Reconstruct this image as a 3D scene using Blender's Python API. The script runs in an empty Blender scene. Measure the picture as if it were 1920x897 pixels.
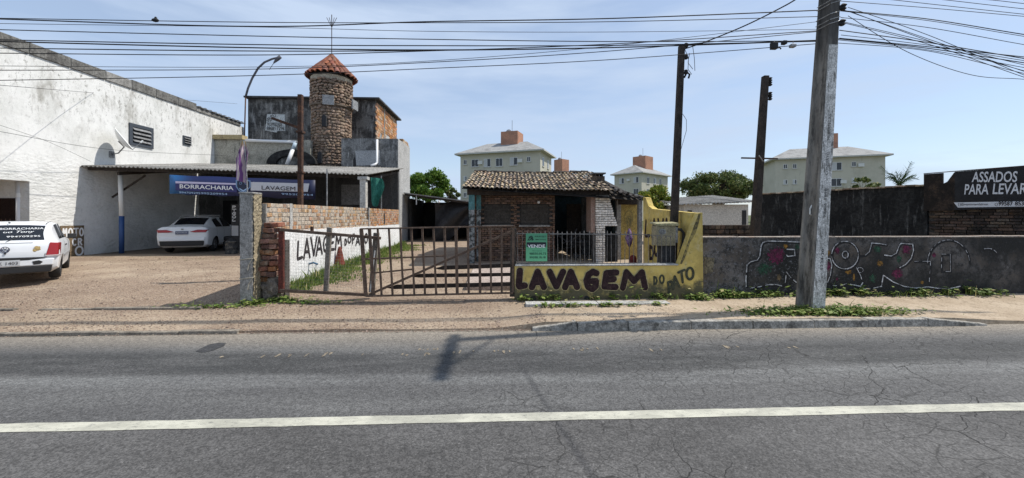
import bpy, bmesh, math, random
import numpy as np
from mathutils import Vector, Matrix

random.seed(7); rng = np.random.default_rng(11)
SC = bpy.context.scene
COL = SC.collection

# ------------------------------------------------------------------ camera, sky, sun, exposure
F_PX, HOR, CAM_H, YAW = 715.0, 403.0, 1.8, math.radians(2.29)
cam_d = bpy.data.cameras.new('camera'); cam = bpy.data.objects.new('camera', cam_d); COL.objects.link(cam)
cam.location = (0, 0, CAM_H); cam.rotation_euler = (math.radians(90), 0, -YAW)
cam_d.sensor_width = 36; cam_d.lens = F_PX / 1920 * 36; cam_d.shift_y = -(448.5 - HOR) / 1920
cam_d.clip_start = 0.05; cam_d.clip_end = 3000
SC.camera = cam

SUN = Vector((0.65, 0.09, 1.0)).normalized()
EL = math.asin(SUN.z); AZ = math.atan2(SUN.x, SUN.y)
w = bpy.data.worlds.new('World'); SC.world = w; w.use_nodes = True
nt = w.node_tree; nt.nodes.clear()
def wn(t): return nt.nodes.new(t)
out = wn('ShaderNodeOutputWorld'); bg = wn('ShaderNodeBackground'); sky = wn('ShaderNodeTexSky')
sky.sky_type = 'NISHITA'; sky.sun_disc = False; sky.sun_elevation = EL; sky.sun_rotation = AZ
sky.air_density = 1.0; sky.dust_density = 0.6; sky.ozone_density = 1.6; sky.altitude = 0
tc = wn('ShaderNodeTexCoord'); mp = wn('ShaderNodeMapping'); mp.inputs['Scale'].default_value = (1.2, 1.2, 7.0)
mp.inputs['Rotation'].default_value = (0.0, 0.10, 0.3)
nz = wn('ShaderNodeTexNoise'); nz.inputs['Scale'].default_value = 1.7; nz.inputs['Detail'].default_value = 7; nz.inputs['Roughness'].default_value = 0.55
rp = wn('ShaderNodeValToRGB'); rp.color_ramp.elements[0].position = 0.40; rp.color_ramp.elements[1].position = 0.66
rp.color_ramp.elements[0].color = (0.48, 0.48, 0.48, 1); rp.color_ramp.elements[1].color = (1.0, 1.0, 1.0, 1)
mx = wn('ShaderNodeMix'); mx.data_type = 'RGBA'
mx.inputs[7].default_value = (3.75, 4.55, 5.85, 1)          # thin high cirrus veil
nt.links.new(tc.outputs['Generated'], mp.inputs['Vector']); nt.links.new(mp.outputs['Vector'], nz.inputs['Vector'])
nt.links.new(nz.outputs['Fac'], rp.inputs['Fac']); nt.links.new(rp.outputs['Color'], mx.inputs[0])
nt.links.new(sky.outputs['Color'], mx.inputs[6]); nt.links.new(mx.outputs[2], bg.inputs['Color'])
bg.inputs['Strength'].default_value = 0.146
nt.links.new(bg.outputs['Background'], out.inputs['Surface'])
sl = bpy.data.lights.new('sun', 'SUN'); sl.energy = 4.5; sl.angle = math.radians(0.53); sl.color = (1.0, 0.955, 0.88)
so = bpy.data.objects.new('sun', sl); COL.objects.link(so); so.location = (20, -5, 40)
so.rotation_euler = (-SUN).to_track_quat('-Z', 'Y').to_euler()
vs = SC.view_settings; vs.view_transform = 'Standard'; vs.look = 'None'; vs.exposure = 0.1; vs.gamma = 1.0; vs.use_curve_mapping = False

# ------------------------------------------------------------------ pixel helpers (photograph pixels -> world at a chosen depth)
_FX, _FY, _RX, _RY = math.sin(YAW), math.cos(YAW), math.cos(YAW), -math.sin(YAW)
def P(px, py, Y):
    u = (px - 960) / F_PX; t = Y / (_FY + u * _RY)
    return Vector((t * (_FX + u * _RX), Y, CAM_H - (py - HOR) / F_PX * t))
def PX(px, Y): return P(px, HOR, Y).x
def PT(px, py, t):                                       # by distance along the optical axis
    u = (px - 960) / F_PX
    return Vector((t * (_FX + u * _RX), t * (_FY + u * _RY), CAM_H - (py - HOR) / F_PX * t))
def PXW(px, py, X):                                      # on a wall of constant X
    u = (px - 960) / F_PX; t = X / (_FX + u * _RX)
    return Vector((X, t * (_FY + u * _RY), CAM_H - (py - HOR) / F_PX * t))
def PG(px, py):                                          # on the ground
    Y = 8.0
    for _ in range(30):
        p = P(px, py, Y); z = gz(p.x, Y)
        u = (px - 960) / F_PX; t = (CAM_H - z) * F_PX / (py - HOR)
        Y = t * (_FY + u * _RY)
    p = P(px, py, Y); return Vector((p.x, p.y, gz(p.x, p.y)))
def lerp(a, b, t): return a + (b - a) * t
def sstep(a, b, x):
    t = min(1, max(0, (x - a) / (b - a))); return t * t * (3 - 2 * t)
_GL = [(5.0, .0), (5.95, .035), (6.3, .06), (7.0, .10), (7.4, .13), (8.5, .22), (10, .31), (14, .37), (40, .4), (2000, .4)]
_GR = [(5.0, .10), (5.95, .125), (7.6, .145), (8.5, .2), (10, .3), (14, .37), (40, .4), (2000, .4)]
def _pw(tab, y):
    if y <= tab[0][0]: return tab[0][1]
    for (a, za), (b, zb) in zip(tab, tab[1:]):
        if y <= b: return lerp(za, zb, (y - a) / (b - a))
    return tab[-1][1]
def gz(x, y):
    k = sstep(0.1, 1.0, x) * (1 - sstep(7.2, 8.6, x)) if y < 7.6 else sstep(0.1, 1.0, x)
    return lerp(_pw(_GL, y), _pw(_GR, y), k)

# ------------------------------------------------------------------ mesh helpers
ORG = {}
class MB:
    def __init__(s): s.v = []; s.f = []
    def add(s, vs, fs):
        b = len(s.v); s.v += [tuple(v) for v in vs]; s.f += [tuple(b + i for i in f) for f in fs]; return s
    def box(s, x0, x1, y0, y1, z0, z1):
        return s.add([(x0,y0,z0),(x1,y0,z0),(x1,y1,z0),(x0,y1,z0),(x0,y0,z1),(x1,y0,z1),(x1,y1,z1),(x0,y1,z1)],
                     [(0,3,2,1),(4,5,6,7),(0,1,5,4),(1,2,6,5),(2,3,7,6),(3,0,4,7)])
    def hexa(s, a, b):                                   # two quads of 4 points each: bottom ring a, top ring b (counter-clockwise)
        return s.add(list(a) + list(b), [(0,3,2,1),(4,5,6,7),(0,1,5,4),(1,2,6,5),(2,3,7,6),(3,0,4,7)])
    def bar(s, p, q, wd, dp, up=(0,0,1)):
        p, q = Vector(p), Vector(q); d = (q - p).normalized(); up = Vector(up)
        if abs(d.dot(up)) > .95: up = Vector((0,1,0))
        a = d.cross(up).normalized(); b = a.cross(d).normalized(); a *= wd / 2; b *= dp / 2
        return s.hexa([p-a-b, p+a-b, p+a+b, p-a+b][::-1], [q-a-b, q+a-b, q+a+b, q-a+b][::-1])
    def prism(s, poly, vec):
        n = len(poly); vec = Vector(vec); p = [Vector(q) for q in poly]
        s.add(p + [q + vec for q in p], [tuple(range(n))[::-1], tuple(range(n, 2*n))] + [(i, (i+1) % n, n + (i+1) % n, n + i) for i in range(n)])
        return s
    def tube(s, pts, r, n=8, cap=True):
        pts = [Vector(p) for p in pts]; rs = r if isinstance(r, (list, tuple)) else [r] * len(pts)
        prev = None; rings = []
        for i, p in enumerate(pts):
            d = (pts[min(i+1, len(pts)-1)] - pts[max(i-1, 0)]).normalized()
            if prev is None:
                a = d.cross(Vector((0,0,1)) if abs(d.z) < .9 else Vector((0,1,0))).normalized()
            else:
                a = (prev - d * prev.dot(d)).normalized()
            prev = a; b = d.cross(a)
            rings.append([p + (a * math.cos(2*math.pi*k/n) + b * math.sin(2*math.pi*k/n)) * rs[i] for k in range(n)])
        vs = [v for ring in rings for v in ring]; fs = []
        for i in range(len(pts)-1):
            for k in range(n):
                fs.append((i*n+k, i*n+(k+1) % n, (i+1)*n+(k+1) % n, (i+1)*n+k))
        if cap: fs += [tuple(range(n))[::-1], tuple(range((len(pts)-1)*n, len(pts)*n))]
        return s.add(vs, fs)
    def lathe(s, prof, c, n=24, axis='z'):
        c = Vector(c); vs = []; fs = []
        for r, h in prof:
            for k in range(n):
                a = 2*math.pi*k/n; q = (r*math.cos(a), r*math.sin(a), h)
                if axis == 'y': q = (q[0], h, q[1])
                if axis == 'x': q = (h, q[0], q[1])
                vs.append(c + Vector(q))
        for i in range(len(prof)-1):
            for k in range(n): fs.append((i*n+k, i*n+(k+1) % n, (i+1)*n+(k+1) % n, (i+1)*n+k))
        fs += [tuple(range(n))[::-1], tuple(range((len(prof)-1)*n, len(prof)*n))]
        return s.add(vs, fs)
    def disc(s, c, r, nrm=(0,-1,0), n=16, jit=0.0, ry=None):
        nrm = Vector(nrm).normalized(); a = nrm.cross(Vector((0,0,1)) if abs(nrm.z) < .9 else Vector((1,0,0))).normalized(); b = nrm.cross(a) * -1
        vs = [];
        for k in range(n):
            q = r * (1 + jit * (random.random()*2-1)); t = 2*math.pi*k/n
            vs.append(Vector(c) + a * math.cos(t) * q + b * math.sin(t) * q * ((ry or r) / r))
        return s.add(vs, [tuple(range(n))])
    def mesh(s, name, mat=None, smooth=False, off=None):
        m = bpy.data.meshes.new(name); off = off or Vector((0,0,0))
        m.from_pydata([(v[0]-off.x, v[1]-off.y, v[2]-off.z) for v in s.v], [], s.f); m.update()
        if mat: m.materials.append(mat)
        if smooth: m.polygons.foreach_set('use_smooth', [True]*len(m.polygons))
        return m
    def build(s, name, mat, parent=None, smooth=False, bevel=0, kind=None, fix=True, local=False, auto=None):
        if parent is not None: o0 = Vector((0,0,0)) if local else ORG.get(parent.name, Vector((0,0,0)))
        else:
            A = np.array(s.v); o0 = Vector(((A[:,0].min()+A[:,0].max())/2, (A[:,1].min()+A[:,1].max())/2, A[:,2].min()))
        m = s.mesh(name, mat, smooth, o0)
        if fix:
            bm = bmesh.new(); bm.from_mesh(m); bmesh.ops.recalc_face_normals(bm, faces=bm.faces); bm.to_mesh(m); bm.free()
        o = bpy.data.objects.new(name, m); COL.objects.link(o)
        if parent is not None: o.parent = parent; ORG[o.name] = o0
        else: o.location = o0; ORG[o.name] = o0
        if bevel:
            b = o.modifiers.new('bevel', 'BEVEL'); b.width = bevel; b.segments = 2; b.limit_method = 'ANGLE'
        if auto is not None and smooth:
            m.set_sharp_from_angle(angle=math.radians(auto))
        if kind: o['kind'] = kind
        return o
def tag(o, label, cat, group=None, kind=None):
    o['label'] = label; o['category'] = cat
    if group: o['group'] = group
    if kind: o['kind'] = kind
    return o
def thing(name, loc, label, cat, group=None, rz=0):
    o = bpy.data.objects.new(name, None); COL.objects.link(o); o.location = Vector(loc); o.rotation_euler.z = rz
    o.empty_display_size = .2; ORG[o.name] = Vector(loc)
    return tag(o, label, cat, group)
def struct(mb, name, mat, smooth=False, bevel=0):
    o = mb.build(name, mat, None, smooth, bevel); o['kind'] = 'structure'; return o
def pieces(parent, name, mesh, mats):                     # many alike parts that share one mesh
    T = Matrix.Translation(-ORG[parent.name])
    for M in mats:
        o = bpy.data.objects.new(name, mesh); o.parent = parent; o.matrix_basis = T @ M; COL.objects.link(o)
def join_pieces(parent, name, mesh, mats, mat):           # the pieces past the limit: real geometry, one part
    if not mats: return
    V = np.array([v.co[:] for v in mesh.vertices]); Fc = [tuple(p.vertices) for p in mesh.polygons]
    mb = MB()
    for M in mats:
        A = np.array(M); mb.add(V @ A[:3,:3].T + A[:3,3], Fc)
    o = mb.build(name, mat, parent, fix=False); o['kind'] = 'stuff'; return o
def tform(p, rx=0, ry=0, rz=0, s=(1,1,1)):
    return Matrix.Translation(p) @ Matrix.Rotation(rz,4,'Z') @ Matrix.Rotation(ry,4,'Y') @ Matrix.Rotation(rx,4,'X') @ Matrix.Diagonal((*s,1))
def unit_box(name, mat, bev=0.06):
    bm = bmesh.new(); bmesh.ops.create_cube(bm, size=1)
    bmesh.ops.bevel(bm, geom=bm.edges[:], offset=bev, segments=1, affect='EDGES')
    m = bpy.data.meshes.new(name); bm.to_mesh(m); bm.free(); m.materials.append(mat); return m
def unit_stone(name, mat, seed):
    bm = bmesh.new(); bmesh.ops.create_icosphere(bm, subdivisions=1, radius=.5); r = random.Random(seed)
    for v in bm.verts:
        v.co *= r.uniform(.8, 1.15); v.co.x = max(-.46, min(.46, v.co.x*1.15)); v.co.z = max(-.44, min(.44, v.co.z*1.15))
    m = bpy.data.meshes.new(name); bm.to_mesh(m); bm.free(); m.materials.append(mat); return m

# ------------------------------------------------------------------ materials
def hexl(h):
    h = h.lstrip('#'); c = [int(h[i:i+2], 16) / 255 for i in (0,2,4)]
    return tuple(((x+.055)/1.055)**2.4 if x > .04045 else x/12.92 for x in c) + (1,)
def C(c): return hexl(c) if isinstance(c, str) else (*c[:3], 1)
class NT:
    def __init__(s, name):
        s.m = bpy.data.materials.new(name); s.m.use_nodes = True; s.t = s.m.node_tree; s.n = s.t.nodes
        s.b = s.n['Principled BSDF']; s.pos = s.n.new('ShaderNodeNewGeometry')
    def l(s, a, b): s.t.links.new(a, b)
    def noise(s, scale, detail=5, rough=.6, stretch=None, src=None):
        n = s.n.new('ShaderNodeTexNoise'); n.inputs['Scale'].default_value = scale; n.inputs['Detail'].default_value = detail; n.inputs['Roughness'].default_value = rough
        v = src or s.pos.outputs['Position']
        if stretch:
            m = s.n.new('ShaderNodeMapping'); m.inputs['Scale'].default_value = stretch; s.l(v, m.inputs['Vector']); v = m.outputs['Vector']
        s.l(v, n.inputs['Vector']); return n.outputs['Fac']
    def ramp(s, f, a, b, lo=0., hi=1.):
        r = s.n.new('ShaderNodeMapRange'); r.interpolation_type = 'SMOOTHSTEP'
        for i, v in zip((1,2,3,4), (a,b,lo,hi)): r.inputs[i].default_value = v
        s.l(f, r.inputs[0]); return r.outputs[0]
    def mix(s, a, b, f, mode='MIX'):
        m = s.n.new('ShaderNodeMix'); m.data_type = 'RGBA'; m.blend_type = mode
        for i, v in ((6,a),(7,b)):
            if isinstance(v, (tuple, str)): m.inputs[i].default_value = C(v)
            else: s.l(v, m.inputs[i])
        if isinstance(f, (int, float)): m.inputs[0].default_value = f
        else: s.l(f, m.inputs[0])
        return m.outputs[2]
    def math(s, op, a, b=0.):
        m = s.n.new('ShaderNodeMath'); m.operation = op
        for i, v in ((0,a),(1,b)):
            if isinstance(v, (int, float)): m.inputs[i].default_value = v
            else: s.l(v, m.inputs[i])
        return m.outputs[0]
    def xyz(s):
        q = s.n.new('ShaderNodeSeparateXYZ'); s.l(s.pos.outputs['Position'], q.inputs[0]); return q.outputs
    def bump(s, h, strength=.3, dist=.01, nrm=None):
        b = s.n.new('ShaderNodeBump'); b.inputs['Strength'].default_value = strength; b.inputs['Distance'].default_value = dist
        s.l(h, b.inputs['Height'])
        if nrm is not None: s.l(nrm, b.inputs['Normal'])
        return b.outputs['Normal']
    def done(s, col, rough=.85, nrm=None, metal=0., spec=.3):
        if isinstance(col, (tuple, str)): s.b.inputs['Base Color'].default_value = C(col)
        else: s.l(col, s.b.inputs['Base Color'])
        if isinstance(rough, (int, float)): s.b.inputs['Roughness'].default_value = rough
        else: s.l(rough, s.b.inputs['Roughness'])
        s.b.inputs['Metallic'].default_value = metal; s.b.inputs['Specular IOR Level'].default_value = spec
        if nrm is not None: s.l(nrm, s.b.inputs['Normal'])
        return s.m
MATS = {}
def mat(name, col, col2=None, col3=None, s1=1.5, a1=(.45,.65), s3=2.0, a3=(.5,.7), k3=.8, streak=True, rough=.88, bump=.35, bs=30., bd=.006,
        grain=.42, gs=48., grit=.36, gts=14., rnd=0., isl=0., alt=None, metal=0., spec=.25, k2=.9):
    if name in MATS: return MATS[name]
    t = NT(name); c = None; cur = C(col)
    if col2: cur = t.mix(cur, C(col2), t.math('MULTIPLY', t.ramp(t.noise(s1, 7, .62), *a1), k2))
    if col3: cur = t.mix(cur, C(col3), t.math('MULTIPLY', t.ramp(t.noise(s3, 8, .68, (3., 3., .45) if streak else None), *a3), k3))
    if rnd or isl:
        if rnd: oi = t.n.new('ShaderNodeObjectInfo'); r = oi.outputs['Random']; k = rnd
        else: r = t.pos.outputs['Random Per Island']; k = isl
        hs = t.n.new('ShaderNodeHueSaturation')
        t.l(t.ramp(r, 0, 1, 1-k, 1+k), hs.inputs['Value'])
        r2 = t.math('FRACT', t.math('MULTIPLY', r, 7.31)); t.l(t.ramp(r2, 0, 1, .5-.03*k, .5+.03*k), hs.inputs['Hue'])
        r3 = t.math('FRACT', t.math('MULTIPLY', r, 3.77)); t.l(t.ramp(r3, 0, 1, 1-.5*k, 1+.35*k), hs.inputs['Saturation'])
        if isinstance(cur, tuple): hs.inputs['Color'].default_value = cur
        else: t.l(cur, hs.inputs['Color'])
        cur = hs.outputs['Color']
    if alt:
        r4 = t.math('FRACT', t.math('MULTIPLY', r, 13.7)); cur = t.mix(cur, C(alt[0]), t.math('MULTIPLY', t.ramp(r4, 1-alt[1]-.05, 1-alt[1]+.1), .85))
    if grit:
        g = t.ramp(t.noise(gts, 10, .8), .36, .62, 1-grit, 1+grit*.35)
        gm = t.n.new('ShaderNodeCombineColor'); [t.l(g, gm.inputs[i]) for i in range(3)]
        cur = t.mix(cur, gm.outputs[0], 1.0, 'MULTIPLY')
    if grain:
        g = t.ramp(t.noise(gs, 4, .7), .3, .7, 1-grain, 1+grain*.6)
        gm = t.n.new('ShaderNodeCombineColor'); [t.l(g, gm.inputs[i]) for i in range(3)]
        cur = t.mix(cur, gm.outputs[0], 1.0, 'MULTIPLY')
    nrm = None
    if bump: nrm = t.bump(t.noise(bs, 6, .65), bump, bd)
    MATS[name] = t.done(cur, rough, nrm, metal, spec); return MATS[name]
def flat(name, col, rough=.6, metal=0., spec=.4):
    if name in MATS: return MATS[name]
    t = NT(name); MATS[name] = t.done(C(col), rough, None, metal, spec); return MATS[name]
# special surfaces
def m_asphalt():
    t = NT('asphalt'); x = t.xyz(); Y = x[1]
    wob = t.math('MULTIPLY', t.math('SUBTRACT', t.noise(.35, 3, .5, (.25, 1, 1)), .5), .9); Yw = t.math('ADD', Y, wob)
    far = t.mix((.084,.082,.080), (.114,.112,.108), t.ramp(t.noise(.8, 6, .6, (.25, 1.6, 1)), .4, .65))
    near = t.mix((.070,.067,.064), (.100,.096,.092), t.ramp(t.noise(1.1, 6, .6, (.4, 1, 1)), .38, .66))
    c = t.mix(near, far, t.ramp(Y, 3.30, 3.46))
    dark = t.math('MULTIPLY', t.ramp(Yw, 4.25, 4.55), t.math('SUBTRACT', 1.0, t.ramp(Yw, 4.95, 5.25)))
    c = t.mix(c, (.046,.046,.045), t.math('MULTIPLY', dark, t.ramp(t.noise(2.2, 8, .75, (.22, 1, 1)), .34, .6, .25, .95)))
    pale = t.math('MULTIPLY', t.ramp(Yw, 4.0, 4.2), t.math('SUBTRACT', 1.0, t.ramp(Yw, 4.3, 4.45)))
    c = t.mix(c, (.16,.16,.155), t.math('MULTIPLY', pale, t.ramp(t.noise(2.6, 8, .75, (.2, 1, 1)), .36, .6, .1, .6)))
    c = t.mix(c, (.26,.225,.18), t.math('MULTIPLY', t.ramp(Yw, 5.1, 5.95), .85))        # dust by the kerb
    c = t.mix(c, (.03,.03,.03), t.math('MULTIPLY', t.ramp(t.noise(.55, 5, .6, (.5, 1, 1)), .66, .74), .45))   # oil blots
    # skid mark running obliquely
    sk = t.math('ABSOLUTE', t.math('SUBTRACT', t.math('ADD', t.math('MULTIPLY', x[0], 1.0), t.math('MULTIPLY', Y, .19)), 1.15))
    c = t.mix(c, (.035,.035,.037), t.math('MULTIPLY', t.math('SUBTRACT', 1.0, t.ramp(sk, .0, .06)), t.math('MULTIPLY', .55, t.math('SUBTRACT', 1., t.ramp(Y, 4.0, 5.0)))))
    # aggregate
    vo = t.n.new('ShaderNodeTexVoronoi'); vo.inputs['Scale'].default_value = 85; t.l(t.pos.outputs['Position'], vo.inputs['Vector'])
    sp = t.n.new('ShaderNodeSeparateColor'); t.l(vo.outputs['Color'], sp.inputs[0])
    g = t.math('MULTIPLY', t.ramp(sp.outputs[0], 0, 1, .68, 1.34), t.ramp(t.noise(16, 9, .85), .34, .64, .72, 1.22)); gm = t.n.new('ShaderNodeCombineColor'); [t.l(g, gm.inputs[i]) for i in range(3)]
    c = t.mix(c, gm.outputs[0], 1.0, 'MULTIPLY')
    c = t.mix(c, (.26,.25,.24), t.math('MULTIPLY', t.ramp(sp.outputs[1], .984, .994), .35))
    # crocodile cracks
    def crack(scale, wd, m0, m1, warp=.35, ms=.45, st=(1,1,1)):
        nn = t.n.new('ShaderNodeTexNoise'); nn.inputs['Scale'].default_value = 2.2; nn.inputs['Detail'].default_value = 4; t.l(t.pos.outputs['Position'], nn.inputs['Vector'])
        vm = t.n.new('ShaderNodeVectorMath'); vm.operation = 'MULTIPLY_ADD'; t.l(nn.outputs['Color'], vm.inputs[0]); vm.inputs[1].default_value = (warp, warp, 0); t.l(t.pos.outputs['Position'], vm.inputs[2])
        mm = t.n.new('ShaderNodeMapping'); mm.inputs['Scale'].default_value = st; t.l(vm.outputs[0], mm.inputs['Vector'])
        v = t.n.new('ShaderNodeTexVoronoi'); v.feature = 'DISTANCE_TO_EDGE'; v.inputs['Scale'].default_value = scale; t.l(mm.outputs[0], v.inputs['Vector'])
        e = t.math('SUBTRACT', 1., t.ramp(v.outputs['Distance'], 0., wd))
        return t.math('MULTIPLY', e, t.ramp(t.noise(ms, 4, .6), m0, m1))
    k1 = crack(1.3, .010, .44, .54); k2 = crack(5.5, .035, .40, .52, .16, .5, (.8, 1.1, 1))
    right = t.ramp(x[0], -2.0, 2.2, .16, 1.0)
    k = t.math('MULTIPLY', t.math('MAXIMUM', k1, t.math('MULTIPLY', k2, .6)), right)
    c = t.mix(c, (.010,.009,.008), t.math('MULTIPLY', k, .95))
    h = t.math('SUBTRACT', t.math('ADD', t.math('MULTIPLY', vo.outputs['Distance'], -.5), t.math('MULTIPLY', t.noise(28, 4), .6)), t.math('MULTIPLY', k, 1.2))
    return t.done(c, .78, t.bump(h, .55, .006), spec=.3)
def m_ground():
    t = NT('ground_gravel_sand'); x = t.xyz()
    vo = t.n.new('ShaderNodeTexVoronoi'); vo.inputs['Scale'].default_value = 52; t.l(t.pos.outputs['Position'], vo.inputs['Vector'])
    sp = t.n.new('ShaderNodeSeparateColor'); t.l(vo.outputs['Color'], sp.inputs[0])
    gr = t.mix((.19,.135,.095), (.39,.30,.22), sp.outputs[0]); gr = t.mix(gr, (.17,.11,.085), t.math('MULTIPLY', t.ramp(sp.outputs[1], .80, .9), .7)); gr = t.mix(gr, (.46,.39,.32), t.math('MULTIPLY', t.ramp(sp.outputs[2], .90, .96), .7)); gr = t.mix(gr, (.20,.145,.105), t.math('MULTIPLY', t.ramp(t.noise(.9, 6, .6, (.35, 1, 1)), .46, .6), .45))
    sand = t.mix((.35,.275,.195), (.45,.365,.27), t.ramp(t.noise(1.6, 7, .6), .35, .65)); sand = t.mix(sand, (.22,.17,.12), t.math('MULTIPLY', t.ramp(t.noise(7, 10, .8), .50, .64), .7)); sand = t.mix(sand, (.17,.12,.08), t.math('MULTIPLY', t.ramp(sp.outputs[1], .86, .94), .6))
    wb = t.math('MULTIPLY', t.math('SUBTRACT', t.noise(.7, 5, .6), .5), 3.2)
    m = t.ramp(t.math('ADD', x[0], wb), -.6, 1.4)
    strip = t.math('MULTIPLY', t.math('MULTIPLY', t.ramp(t.math('ADD', x[1], t.math('MULTIPLY', wb, .28)), 5.95, 6.3), t.math('SUBTRACT', 1., t.ramp(t.math('ADD', x[1], t.math('MULTIPLY', wb, .28)), 6.5, 7.0))), .5)
    m = t.math('MAXIMUM', m, strip)
    m = t.math('MAXIMUM', m, t.math('MULTIPLY', t.ramp(t.noise(.6, 6, .65, (.45, 1, 1)), .46, .62), .6))
    c = t.mix(gr, sand, m)
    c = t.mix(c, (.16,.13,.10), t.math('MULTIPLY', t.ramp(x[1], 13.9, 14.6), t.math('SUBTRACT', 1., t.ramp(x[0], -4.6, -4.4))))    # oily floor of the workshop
    c = t.mix(c, (.10,.11,.05), t.ramp(x[1], 24, 40))
    h = t.math('ADD', t.math('MULTIPLY', t.math('MULTIPLY', vo.outputs['Distance'], -1.2), t.math('SUBTRACT', 1., t.math('MULTIPLY', m, .8))), t.math('MULTIPLY', t.noise(9, 6), .8))
    return t.done(c, .95, t.bump(h, .7, .014), spec=.15)
def m_plaster_white():
    t = NT('white_stucco'); x = t.xyz()
    c = t.mix((.74,.735,.71), (.60,.60,.57), t.ramp(t.noise(.9, 7, .65), .4, .7))
    mold = t.math('MULTIPLY', t.ramp(t.noise(1.15, 9, .72, (1, .9, .4)), .50, .68), t.ramp(x[2], 3.6, 5.6, .10, 1.0))
    c = t.mix(c, (.25,.235,.20), t.math('MULTIPLY', mold, .72))
    c = t.mix(c, (.13,.12,.10), t.math('MULTIPLY', t.math('MULTIPLY', t.ramp(t.noise(8, 10, .82, (1,1,.5)), .53, .62), t.ramp(x[2], 3.8, 6.6, 0., 1.)), .75))
    c = t.mix(c, (.42,.29,.17), t.math('MULTIPLY', t.ramp(t.noise(2.3, 6, .7, (1,1.4,.7)), .68, .78), .55))
    gt = t.ramp(t.noise(12, 11, .85, (1,1,.6)), .34, .5, .80, 1.04); gm = t.n.new('ShaderNodeCombineColor'); [t.l(gt, gm.inputs[i]) for i in range(3)]; c = t.mix(c, gm.outputs[0], 1.0, 'MULTIPLY')
    h = t.math('ADD', t.math('MULTIPLY', t.noise(7.5, 5, .55, (1, .75, 1.5)), t.ramp(x[2], 3.1, 4.0, 1.0, .15)), t.math('MULTIPLY', t.noise(40, 4), .15))
    return t.done(c, .92, t.bump(h, .9, .04), spec=.15)
def m_yellow():
    t = NT('yellow_wall_paint'); x = t.xyz()
    c = t.mix((.66,.50,.155), (.48,.36,.115), t.ramp(t.noise(1.9, 8, .7), .40, .60))
    c = t.mix(c, (.60,.50,.25), t.math('MULTIPLY', t.ramp(t.noise(6, 9, .75), .52, .64), .7))
    c = t.mix(c, (.10,.095,.07), t.math('MULTIPLY', t.ramp(t.noise(10, 10, .8), .55, .66), .8))
    zz = t.math('ADD', x[2], t.math('MULTIPLY', t.math('SUBTRACT', t.noise(3.5, 9, .75), .5), 1.3))
    c = t.mix(c, (.075,.075,.055), t.math('MULTIPLY', t.math('SUBTRACT', 1., t.ramp(zz, .26, .56)), .92))   # mossy splash band
    c = t.mix(c, (.06,.055,.04), t.math('MULTIPLY', t.ramp(t.noise(6, 6, .7, (1.2,1.2,.25)), .57, .68), t.math('MULTIPLY', t.ramp(zz, 1.55, 1.95), .8)))   # black runs below the top
    return t.done(c, .9, t.bump(t.math('ADD', t.noise(22, 6, .7), t.math('MULTIPLY', t.noise(5, 4), 1.2)), .5, .012), spec=.15)
def m_graffiti_wall():
    t = NT('blackened_graffiti_wall'); x = t.xyz()
    c = t.mix((.050,.047,.044), (.20,.19,.185), t.ramp(t.noise(5.0, 11, .85), .42, .57)); c = t.mix(c, (.085,.062,.040), t.math('MULTIPLY', t.ramp(t.noise(2.5, 8, .75), .46, .60), .6))
    c = t.mix(c, (.028,.028,.027), t.ramp(t.math('ADD', t.noise(.7, 5, .6), t.math('MULTIPLY', x[0], .035)), .58, .86))
    c = t.mix(c, (.30,.31,.34), t.math('MULTIPLY', t.ramp(t.noise(17, 10, .85), .53, .62), t.math('MULTIPLY', t.ramp(t.math('ADD', x[0], t.math('MULTIPLY', t.noise(1.2), 3)), 6.5, 9.5, 1., .15), .6)))
    return t.done(c, .9, t.bump(t.math('ADD', t.noise(26, 7, .75), t.noise(6, 4)), .7, .015), spec=.15)
def m_leaf(name, a, b, cdry=None):
    t = NT(name)
    r = t.pos.outputs['Random Per Island']
    c = t.mix(a, b, t.ramp(t.math('ADD', t.math('MULTIPLY', r, .55), t.math('MULTIPLY', t.noise(1.1, 3), .6)), .3, .85))
    if cdry: c = t.mix(c, cdry, t.ramp(t.math('FRACT', t.math('MULTIPLY', r, 9.7)), .86, .95))
    tr = t.n.new('ShaderNodeBsdfTranslucent'); t.l(c, tr.inputs['Color']); t.done(c, .6, None, spec=.25)
    ms = t.n.new('ShaderNodeMixShader'); ms.inputs[0].default_value = .28
    t.l(t.b.outputs[0], ms.inputs[1]); t.l(tr.outputs[0], ms.inputs[2]); t.l(ms.outputs[0], t.n['Material Output'].inputs['Surface']); return t.m
def m_glass(name='dark_glass', col=(.012,.014,.018)):
    t = NT(name); t.done(col, .06, None, spec=.6); return t.m

A_ = m_asphalt(); G_ = m_ground(); WST = m_plaster_white(); YEL = m_yellow(); GRF = m_graffiti_wall()
LEAF_D = m_leaf('leaf_dark', (.035,.062,.018), (.15,.19,.06), (.26,.24,.10)); LEAF_M = m_leaf('leaf_mid', (.05,.12,.016), (.17,.27,.045))
LEAF_Y = m_leaf('leaf_yellow_green', (.06,.12,.015), (.24,.27,.035), (.42,.34,.06)); GRASS = m_leaf('grass_blades', (.07,.14,.022), (.25,.31,.08), (.42,.36,.17))
PALM = m_leaf('palm_leaf', (.015,.04,.015), (.05,.09,.025)); GLASS = m_glass()
CONC = mat('concrete', (.33,.32,.30), (.20,.195,.18), (.08,.075,.065), s1=2.2, s3=2.5, a3=(.52,.7), bump=.5)
CONC_L = mat('pale_concrete', (.50,.49,.46), (.36,.35,.32), (.12,.11,.10), s1=2.0, s3=3., a3=(.56,.72), bump=.4)
CONC_D = mat('moldy_dark_plaster', (.20,.195,.185), (.055,.052,.05), (.40,.395,.38), s1=1.6, a1=(.40,.56), s3=2.2, a3=(.50,.66), k3=.8, bump=.5, grit=.5)
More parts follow.
